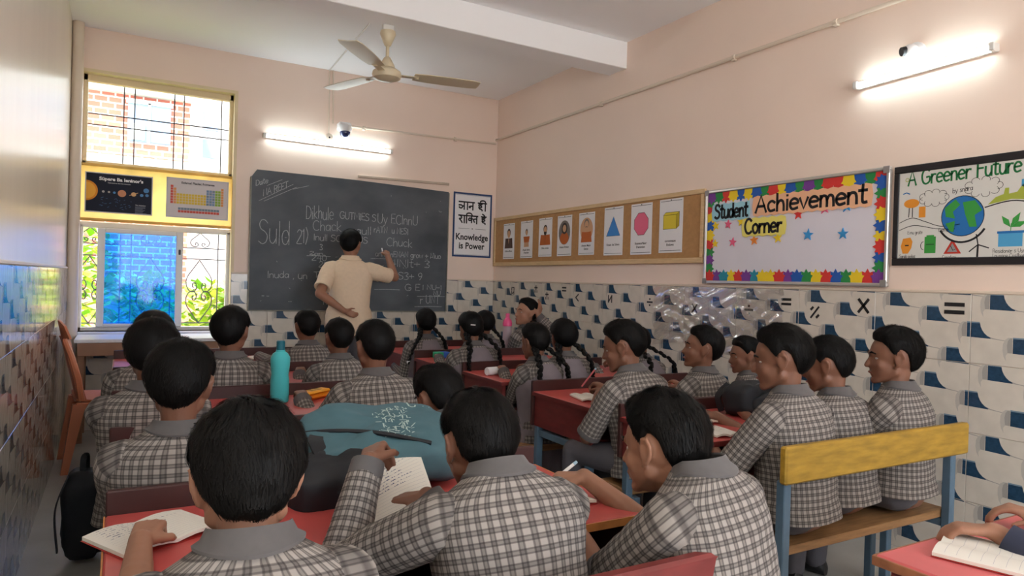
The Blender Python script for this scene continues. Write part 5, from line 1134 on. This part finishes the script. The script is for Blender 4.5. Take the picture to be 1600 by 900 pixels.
# second and third rows, left column
person('boy with smooth round black hair in the left aisle row, second from camera', (.14, 1.87), 1.021, face=-6, lean=3, hpitch=6, hyaw=-8, LH=(.08, 2.12, .70), RH=(.28, 2.12, .70), sleeve='long', res=.006, strands=2200, seed=21, hairtop=.026, hairside=.018, group=G1)
person('curly-headed boy bending low behind the teal backpack', (.879, 2.0), .918, face=10, lean=20, drop=.05, hpitch=16, hyaw=8, LH=(.75, 2.16, .70), RH=(.95, 2.2, .70), res=.006, strands=2200, seed=22, hairtop=.026, hairside=.015, group=G1, rough=.007)
person('boy by the left aisle whose head overlaps the blue window pane', (.103, 2.50), 1.036, face=-6, lean=3, hyaw=-6, hpitch=4, LH=(.06, 2.85, .70), RH=(.24, 2.88, .70), sleeve='long', res=.007, strands=1000, seed=23, hairtop=.026, hairside=.018, group=G1)
person('broad-backed boy leaning on the desk with the orange pencil case', (.878, 2.62), 1.022, face=6, lean=8, hpitch=4, LH=(.66, 2.86, .69), RH=(.98, 2.9, .69), sleeve='long', res=.007, strands=1000, seed=24, hairtop=.018, hairside=.008, group=G1, wide=1.08)
person('boy mostly hidden, only his hair shows before the blue pane', (.135, 3.25), 1.024, face=-4, lean=6, hpitch=4, sleeve='long', res=.009, strands=300, seed=25, hairtop=.026, hairside=.018, group=G1)
person('boy in front of the right window strip looking at the board', (.438, 3.25), 1.046, face=-10, lean=4, hyaw=-14, sleeve='long', res=.008, strands=800, seed=26, hairtop=.024, hairside=.015, group=G1, LH=(.40, 3.52, .69), RH=(.58, 3.52, .69))
person('boy just behind the teacher with ears standing out', (.957, 3.40), .984, face=4, lean=8, hpitch=4, sleeve='long', res=.008, strands=600, seed=27, hairtop=.018, hairside=.009, group=G1, LH=(.82, 3.62, .69), RH=(1.0, 3.62, .69))
person('boy farthest forward in the left column below the blackboard', (.953, 4.05), .998, face=6, lean=8, hpitch=2, sleeve='long', res=.009, strands=400, seed=28, hairtop=.02, hairside=.009, group=G1, LH=(.75, 4.42, .69), RH=(1.0, 4.45, .69))
# right column boys
pG = person('boy at the aisle desk writing with a red pen, face in profile', (1.872, 2.32), 1.04, face=10, lean=14, hyaw=32, hpitch=14, LH=(1.845, 2.44, .70), RH=(2.02, 2.60, .70), res=.006, strands=1500, seed=31, hairtop=.022, hairside=.011, group=G1, pose=('fist', 'write'), eh={0: (-.7, -.4, -1)})
person('boy against the tiled wall looking up to the left', (2.335, 2.32), 1.016, face=14, lean=2, hyaw=40, hpitch=-6, res=.007, strands=900, seed=32, hairtop=.02, hairside=.011, group=G1, LH=(2.2, 2.58, .69), RH=(2.4, 2.55, .69), sleeve='long')
person('boy whose face peeps out beside the black bag', (2.705, 2.40), .955, face=20, lean=8, hyaw=45, hpitch=4, res=.007, strands=700, seed=33, hairtop=.02, hairside=.011, group=G1, LH=(2.5, 2.62, .69), RH=(2.6, 2.6, .69))
pJ = person('tall boy at the aisle end of the yellow bench with outstretched arm', (1.955, 1.58), 1.07, hem=.06, face=8, lean=6, hyaw=30, hpitch=8, LH=(1.82, 1.80, .69), RH=(2.03, 1.93, .69), res=.005, strands=2200, seed=34, hairtop=.022, hairside=.012, group=G1, eh={0: (-.5, -.7, -1)}, pose=('relax', 'flat'))
person('boy in the middle of the yellow bench with cropped hair', (2.284, 1.64), 1.02, hem=.06, face=4, lean=6, hyaw=24, hpitch=10, LH=(2.2, 1.95, .69), RH=(2.4, 1.95, .69), res=.006, strands=1500, seed=35, hairtop=.018, hairside=.008, group=G1)
person('boy at the wall end of the yellow bench with glossy parted hair', (2.53, 1.54), 1.063, hem=.075, face=10, lean=2, hyaw=34, hpitch=2, LH=(2.42, 1.80, .74), RH=(2.64, 1.80, .72), res=.005, strands=2000, seed=36, hairtop=.022, hairside=.011, group=G1, pose=('relax', 'write'))
# girls
person('girl with two long braids in the nearest pinafore with pleated skirt', (1.91, 3.10), .977, face=12, lean=8, hpitch=8, hyaw=6, kind='girl', LH=(1.86, 3.33, .70), RH=(2.06, 3.34, .70), sleeve='long', res=.007, strands=700, seed=41, group=G2)
person('girl with smooth round hair beside the girl in pleated skirt', (2.161, 3.20), .993, face=-6, lean=8, hpitch=6, kind='girl', sleeve='long', res=.008, strands=600, seed=42, group=G2, hairtop=.024, hairside=.017)
person('girl hidden behind the aisle boy, her sleeve reaching across a notebook', (2.66, 3.16), .95, face=6, lean=14, hpitch=18, kind='girl', LH=(2.50, 3.36, .70), RH=(2.70, 3.40, .70), sleeve='long', res=.008, strands=200, seed=43, group=G2, pose=('flat', 'write'))
person('girl with a white hair clip and two braids', (1.88, 3.80), 1.001, face=4, lean=10, hpitch=12, kind='girl', LH=(1.80, 4.08, .69), RH=(2.02, 4.10, .69), sleeve='long', res=.008, strands=600, seed=44, group=G2, clip_=-1)
person('girl with long braids half hidden behind the white clip girl', (2.368, 4.55), .975, face=4, lean=4, kind='girl', sleeve='long', res=.009, strands=300, seed=45, group=G2)
person('girl farthest left with a braid over her pale sleeve', (1.885, 4.52), .987, face=4, lean=4, hyaw=-6, kind='girl', sleeve='long', res=.009, strands=400, seed=46, group=G2, braids=(((-.10, -.06, .46), (-.15, -.07, .38), (-.19, -.07, .27)), ((.10, -.065, .44), (.115, -.085, .38), (.12, -.09, .33))))
person('girl in profile cupping her hand behind her ear by the tiles', (2.754, 4.60), 1.074, face=28, lean=0, hyaw=64, hpitch=-8, kind='girl', LH=(2.62, 4.80, .71), RH=(2.82, 4.52, .935), sleeve='long', res=.007, strands=500, seed=47, group=G2, pose=('flat', 'flat'), hd={1: (.25, .1, 1)}, hn={1: (-.4, .9, 0)}, skin=M_skinB, eh={1: (.6, -.8, -.6)})
# teacher at the board
pT = person('teacher in a beige polo shirt chalking on the blackboard, one hand behind his back', (1.645, 5.55), 1.605, face=-6, lean=0, hyaw=-26, hpitch=2, kind='teacher', seat=.80, LH=(1.55, 5.36, .925), RH=(2.02, 5.72, 1.385), res=.007, strands=1200, seed=51, hairtop=.026, hairside=.012, group='teacher', skin=M_skinB, pose=('relax', 'write'), eh={0: (-1, -.15, .1), 1: (1, -.3, -.9)}, hd={0: (.9, -.1, -.35), 1: (.1, .75, .6)}, hn={0: (0, -1, 0), 1: (-.2, .6, -.6)}, wide=1.0)

pN = person('pupil in a navy sleeve at the bottom right corner, mostly out of view', (1.78, .45), 1.0, face=14, lean=12, hpitch=10, LH=(1.58, .735, .70), RH=(1.80, .74, .695), sleeve='long', tshirt=M_navy, cuff=False, res=.006, strands=200, seed=61, group='pupils', skin=M_skinB, pose=('relax', 'relax'), hd={0: (-.5, .8, -.1)})
# ------------------------------------------------------------------ loose things
def sq(v, e): return math.copysign(abs(v) ** e, v)
def pouch(c, r, R, e1=.55, e2=.55, noise_=.008, seed=0, n=36, k=22, sag=0.0):
    """soft stuffed cushion-like volume"""
    mb = MB(); rings = []
    for j in range(k + 1):
        t = -math.pi / 2 + math.pi * (j + .001) / (k + .002)
        ring = []
        for i in range(n):
            a = 2 * math.pi * i / n; p = Vector((sq(math.cos(t), e1) * sq(math.cos(a), e2), sq(math.cos(t), e1) * sq(math.sin(a), e2), sq(math.sin(t), e1)))
            q = Vector((p.x * r[0], p.y * r[1], p.z * r[2])); d = mnoise.noise(q * 13 + Vector((seed, 0, 0))) * noise_ + mnoise.noise(q * 34 + Vector((seed, 3, 0))) * noise_ * .4
            q += p * d; q.z -= sag * max(0, q.z) * (q.x / r[0]) ** 2
            ring.append(Vector(c) + R @ q)
        rings.append(ring)
    return mb.loft(rings)
def strap(path, wd, th, up=(0, 0, 1)):
    mb = MB(); pts = catmull(path, 6); rings = []
    for k, p in enumerate(pts):
        d = (pts[min(k + 1, len(pts) - 1)] - pts[max(k - 1, 0)]).normalized(); s_ = d.cross(Vector(up)); s_ = s_.normalized() if s_.length > 1e-4 else basis(d)[0]; n_ = s_.cross(d)
        rings.append([p + s_ * a * wd / 2 + n_ * b * th / 2 for a, b in ((-1, -1), (1, -1), (1, 1), (-1, 1))])
    return mb.loft(rings)
M_teal = mat('teal_bag_fabric', (70, 104, 114), .7, vary=.12, vscale=14, bump=.5, bscale=18); M_bagblk = mat('black_bag_fabric', (30, 31, 36), .65, vary=.2, vscale=14, bump=.5, bscale=20); M_print = mat('pale_print', (176, 196, 190), .7)
# ---- teal backpack on the nearest desk
Rb = (Matrix.Rotation(math.radians(-8), 3, 'Z') @ Matrix.Rotation(math.radians(14), 3, 'X')); cb_ = Vector((.60, 1.715, .755))
t = thing('backpack', 'teal backpack with white print slumped on the nearest desk', 'backpack', (0, 0, 0))
mbp = pouch(cb_, (.20, .15, .068), Rb, .6, .5, .016, 3); me_ = mbp.mesh('main_compartment', M_teal); main = obj('main_compartment', me_, t)
from mathutils.bvhtree import BVHTree
bv = BVHTree.FromPolygons([Vector(v) for v in mbp.v], [list(f) for f in mbp.f])
def on_bag(a, b):
    o = cb_ + Rb @ Vector((a, b, .4)); h = bv.ray_cast(o, Rb @ Vector((0, 0, -1))); return (h[0] + (Rb @ Vector((0, 0, 1))) * .0015) if h[0] else None
pm = MB()
def bag_line(pts, w_):
    q = [on_bag(a, b) for a, b in pts]
    if all(q): pm.loft([r for r in [[p + Rb @ Vector((-w_ / 2 * -dy, 0, 0)) if False else p + Rb @ Vector(((-(b1 - b0)) * k_, (a1 - a0) * k_, 0)).normalized() * w_ / 2 for k_ in (1, -1)] for p, (a0, b0), (a1, b1) in zip(q, pts[:-1] + [pts[-2]], pts[1:] + [pts[-1]])]], False, closed=False)
rg = random.Random(5)
for k in range(90):
    a = rg.uniform(-.02, .07) + .0; b = rg.uniform(-.09, .05); l = rg.uniform(.006, .02); an = rg.choice((0, .8, 1.57, 2.4)); bag_line([(a, b), (a + l * math.cos(an), b + l * math.sin(an))], .0025)
for i, ch in enumerate('UNI'):
    for st in SF[ch][1]: bag_line([(.09 + i * .036 + x * .034, .085 + y * .045) for x, y in st], .0045)
for i, ch in enumerate('neu'):
    for st in SF[ch][1]: bag_line([(.02 + i * .024 + x * .024, .045 + i * .012 + y * .03) for x, y in st], .003)
po = pm.build('print', M_print, main, 0); po['kind'] = 'stuff'
pouch(cb_ + Rb @ Vector((-.13, -.13, -.02)), (.12, .085, .07), Rb @ Matrix.Rotation(.3, 3, 'Z'), .6, .6, .012, 8).build('front_pocket', M_bagblk, t)
MB().tube(catmull([on_bag(-.20, .02) or cb_, on_bag(-.12, -.03), on_bag(-.02, -.08), on_bag(.10, -.12)], 8), .006, 6).build('piping', M_bagblk, t)
for off in (0, .06): strap([cb_ + Rb @ Vector((-.20 + off, .05, .02)), cb_ + Rb @ Vector((-.23 + off, -.06, .05)), cb_ + Rb @ Vector((-.20 + off, -.17, .03)), cb_ + Rb @ Vector((-.12 + off, -.20, -.01))], .035, .006).build('shoulder_strap', M_bagblk, t)
def black_bag(label, c, r, rz, tilt=0, seed=1, handle=True):
    R = Matrix.Rotation(rz, 3, 'Z') @ Matrix.Rotation(tilt, 3, 'X'); t = thing('school_bag', label, 'bag', (0, 0, 0)); c = Vector(c)
    pouch(c, r, R, .55, .5, .014, seed).build('main_compartment', M_bagblk, t); pouch(c + R @ Vector((0, -r[1] * .85, -r[2] * .3)), (r[0] * .75, r[1] * .45, r[2] * .55), R, .5, .5, .008, seed + 3).build('front_pocket', M_bagblk, t)
    if handle: strap([c + R @ Vector((-r[0] * .4, 0, r[2] * .95)), c + R @ Vector((-r[0] * .3, .0, r[2] * 1.25)), c + R @ Vector((r[0] * .3, 0, r[2] * 1.25)), c + R @ Vector((r[0] * .4, 0, r[2] * .95))], .022, .006, (0, 1, 0)).build('grab_handle', M_bagblk, t)
    for sx in (-1, 1): strap([c + R @ Vector((sx * r[0] * .5, r[1] * .7, r[2] * .9)), c + R @ Vector((sx * r[0] * .7, r[1] * 1.25, r[2] * .2)), c + R @ Vector((sx * r[0] * .7, r[1] * 1.1, -r[2] * .7))], .03, .006, (1, 0, 0)).build('shoulder_strap', M_bagblk, t)
    MB().tube(catmull([c + R @ Vector((-r[0] * .8, -r[1] * .62, r[2] * .3)), c + R @ Vector((-r[0] * .45, -r[1] * .8, r[2] * .78)), c + R @ Vector((r[0] * .45, -r[1] * .8, r[2] * .78)), c + R @ Vector((r[0] * .8, -r[1] * .62, r[2] * .3))], 6), .004, 5).build('zip', mat('grey_zip', (70, 70, 76), .5), t)
    return t
black_bag('black school bag standing on the floor in the left aisle', (-.10, 3.30, .19), (.085, .07, .185), math.radians(80), 0, 4)
black_bag('black school bag lying on the desk before the yellow bench', (2.30, 2.00, .735), (.13, .075, .068), math.radians(12), -.15, 6, False)
black_bag('dark school bag on the floor at the aisle under the writing boy', (1.62, 2.28, .15), (.09, .10, .145), math.radians(20), 0, 9)
# ---- bottles
t = thing('water_bottle', 'turquoise plastic water bottle with dark teal cap', 'bottle', (.588, 2.935, .6655))
def bottle_mat(name, rgb, alpha):
    m = mat(name, rgb, .3, .5); b = m.node_tree.nodes['Principled BSDF']; b.inputs['Transmission Weight'].default_value = alpha; b.inputs['IOR'].default_value = 1.2; return m
MB().lathe([(0, 0), (.034, .001), (.037, .008), (.037, .09), (.034, .115), (.037, .14), (.039, .17), (.038, .185), (.03, .2), (.019, .208), (.018, .215), (0, .215)], n=28).build('body', bottle_mat('turquoise_plastic', (84, 196, 200), .15), t)
MB().lathe([(.0, .213), (.017, .213), (.017, .25), (.014, .253), (0, .253)], n=18).build('cap', mat('dark_teal_plastic', (20, 96, 112), .4), t)
t = thing('water_bottle', 'clear bottle with bright pink cap near the tiled wall', 'bottle', (2.62, 4.645, .6655))
MB().lathe([(0, 0), (.032, .001), (.034, .008), (.034, .175), (.033, .185), (0, .186)], n=24).build('body', bottle_mat('milky_clear_plastic', (206, 186, 194), .35), t)
MB().lathe([(0, .186), (.036, .186), (.037, .205), (.032, .228), (.02, .243), (.016, .25), (.016, .28), (.013, .284), (0, .284)], n=24).build('cap', mat('pink_plastic', (226, 84, 136), .35), t)
# ---- pencil case, eraser box, paper roll
t = thing('pencil_case', 'orange moulded pencil case beside the turquoise bottle', 'pencil case', (.735, 2.965, .667), math.radians(38))
MB().box((-.085, -.03, 0), (.085, .03, .02), .009).build('base', mat('orange_plastic', (232, 140, 24), .35), t); MB().box((-.084, -.029, .0205), (.084, .029, .036), .009).build('lid', mat('amber_plastic', (240, 166, 30), .3), t)
MB().box((-.03, -.016, .0362), (.0, .016, .0375), .001).build('window', mat('amber_window', (196, 160, 90), .2), t); MB().box((.01, -.016, .0362), (.04, .016, .0375), .001).build('window', MATS['amber_window'], t)
t = thing('eraser_box', 'small green and blue carton on the desk behind the braided girl', 'box', (1.90, 4.26, .667), .15)
MB().box((-.05, -.03, 0), (0, .03, .04), .002).build('sleeve', C('carton_green', 60, 176, 130), t); MB().box((.0005, -.03, 0), (.05, .03, .04), .002).build('tray', C('carton_blue', 60, 110, 206), t)
o = MB().lathe([(0, 0), (.021, 0), (.023, .004), (.023, .10), (.021, .104), (0, .104)], (-.052, 0, .023), 18, axis=(1, 0, 0)).build('paper_roll', M_paper); o.location = (1.84, 3.40, .6655); o.rotation_euler = (0, 0, .2); tag(o, 'small white paper roll at the edge of the braided girl desk', 'roll')
# ---- notebooks
M_page = mat('ruled_page', (222, 216, 206), .7, vary=.03, vscale=12); M_rule = mat('grey_rule_ink', (150, 148, 160), .7); M_cover = mat('red_book_cover', (176, 50, 44), .5); M_script = mat('blue_pen_ink', (70, 74, 110), .7)
def notebook(label, c, w_, h_, rz, lines=14, open_=True, tilt=None, corners=None):
    t = thing('notebook', label, 'notebook', (0, 0, 0) if corners else c, 0 if corners else rz); mb = MB(); nx, ny = 10, 10
    def P(u, v, z):
        if corners:
            a, b_, c_, d_ = (Vector(q) for q in corners); return a * (1 - u) * (1 - v) + b_ * u * (1 - v) + c_ * u * v + d_ * (1 - u) * v + Vector((0, 0, z + .006 * math.sin(u * 3.14)))
        k = abs(u - .5) * 2; return Vector(((u - .5) * w_, (v - .5) * h_, z + (.006 * math.sin(k * 3.14) if open_ else 0)))
    top = [P(i / nx, j / ny, .008) for j in range(ny + 1) for i in range(nx + 1)]; bot = [P(i / nx, j / ny, .0012) for j in range(ny + 1) for i in range(nx + 1)]; N = (nx + 1) * (ny + 1)
    fs = [(j * (nx + 1) + i, j * (nx + 1) + i + 1, (j + 1) * (nx + 1) + i + 1, (j + 1) * (nx + 1) + i) for j in range(ny) for i in range(nx)]
    per = [i for i in range(nx + 1)] + [j * (nx + 1) + nx for j in range(1, ny + 1)] + [ny * (nx + 1) + i for i in range(nx - 1, -1, -1)] + [j * (nx + 1) for j in range(ny - 1, 0, -1)]
    mb.add(top + bot, fs + [tuple(N + q for q in f[::-1]) for f in fs] + [(per[k], N + per[k], N + per[(k + 1) % len(per)], per[(k + 1) % len(per)]) for k in range(len(per))])
    mb.build('pages', M_page, t)
    if open_ and not corners:
        cv = MB(); cv.loft([[P(u, v, z) for u, v in ((-.01, -.01), (1.01, -.01), (1.01, 1.01), (-.01, 1.01))] for z in (-.0004, .0006)]); cv.build('cover', M_cover, t)
    rl = MB(); wr = MB(); rg = random.Random(int(abs(w_ * 1e4)) + lines)
    for k in range(lines):
        v = 1 - (k + 1) / (lines + 1)
        for mbx, hw, a0, a1 in ((rl, .0022, .05, .95), (wr, .006, .08, rg.uniform(.4, .9) if k < lines * .45 and lines != 9 else 0)):
            if a1 <= a0: continue
            us = np.linspace(a0, a1, 9 if mbx is rl else 40); lo = []; hi = []
            for i, u in enumerate(us): jz = 0 if mbx is rl else rg.uniform(0, 1); lo.append(P(u, v + (0 if mbx is rl else .003), .0086)); hi.append(P(u, v + hw * (1 if mbx is rl else .4 + 3 * jz), .0086))
            n_ = len(us)
            for i in range(n_ - 1):
                if mbx is wr and rg.random() < .45: continue
                mbx.add([lo[i], lo[i + 1], hi[i + 1], hi[i]], [(0, 1, 2, 3)])
    q = rl.build('ruled_lines', M_rule, t, 0); q['kind'] = 'stuff'
    if wr.f: q = wr.build('handwriting', M_script, t, 0); q['kind'] = 'stuff'
    return t
notebook('open notebook under the nearest boy forearm at left', (.075, 1.52, .667), .20, .15, math.radians(28))
notebook('open ruled notebook page held up by the cropped-hair boy', None, .18, .25, 0, 18, True, corners=((.47, 1.335, .672), (.625, 1.392, .672), (.655, 1.600, .765), (.465, 1.53, .70)))
notebook('open notebook under the white pen of the nearest right boy', (.89, 1.40, .667), .18, .21, math.radians(10), 16)
notebook('small white notebook at the aisle boy hand', (1.87, 2.555, .667), .11, .16, math.radians(-14))
notebook('white book near the outstretched arm on the desk before the yellow bench', (2.02, 1.965, .667), .16, .12, math.radians(8)); notebook('second white book at the front edge of the yellow bench desk', (1.88, 1.77, .667), .11, .13, math.radians(-10))
notebook('open book before the boy against the tiles', (2.36, 2.63, .667), .18, .14, math.radians(6)); notebook('white notebook under the hidden girl sleeve', (2.50, 3.46, .667), .18, .15, math.radians(-4))
notebook('white notebook on the bottom right desk', (1.53, .70, .6645), .17, .20, math.radians(18), 9); notebook('pinkish sheet book before the white clip girl', (2.0, 4.16, .667), .14, .12, .2)
notebook('open book before the boy in front of the window strip', (.50, 3.60, .667), .16, .13, -.1); notebook('notebook before the far boy below the blackboard', (.80, 4.50, .667), .16, .13, .1)
# ---- pens held in hands
def pen(label, tip, d, col, ln=.135):
    t = thing('pen', label, 'pen', (0, 0, 0)); tip = Vector(tip); d = Vector(d).normalized()
    MB().tube([tip + d * .014, tip + d * .02, tip + d * ln], [.003, .0042, .0042], 10).build('barrel', col, t); MB().cyl(tip, tip + d * .014, .0006, .003, 8).build('nib', M_dark, t); MB().cyl(tip + d * (ln + .0005), tip + d * (ln + .012), .0045, .004, 10).build('end_cap', mat('pen_cap_blue', (150, 180, 200), .4), t)
pen('white pen held by the cropped-hair boy in the middle', pB['tips'][1] + Vector((-.035, .03, -.012)), (.8, -.35, .35), M_wplast)
pen('white pen held by the nearest right boy', pC['tips'][1] + Vector((-.03, .02, -.01)), (.85, .1, .42), M_wplast)
pen('red pen held by the boy at the aisle desk', pG['tips'][1] + Vector((-.04, .01, .0)), (.75, .2, .6), mat('red_pen_plastic', (176, 84, 90), .4))
o = MB().cyl((0, 0, 0), (.0, .02, .03), .006, n=8).build('chalk_stick', M_paper); o.location = pT['tips'][1] + Vector((-.0, .0, .0)); tag(o, 'white stick of chalk in the teacher fingers', 'chalk')
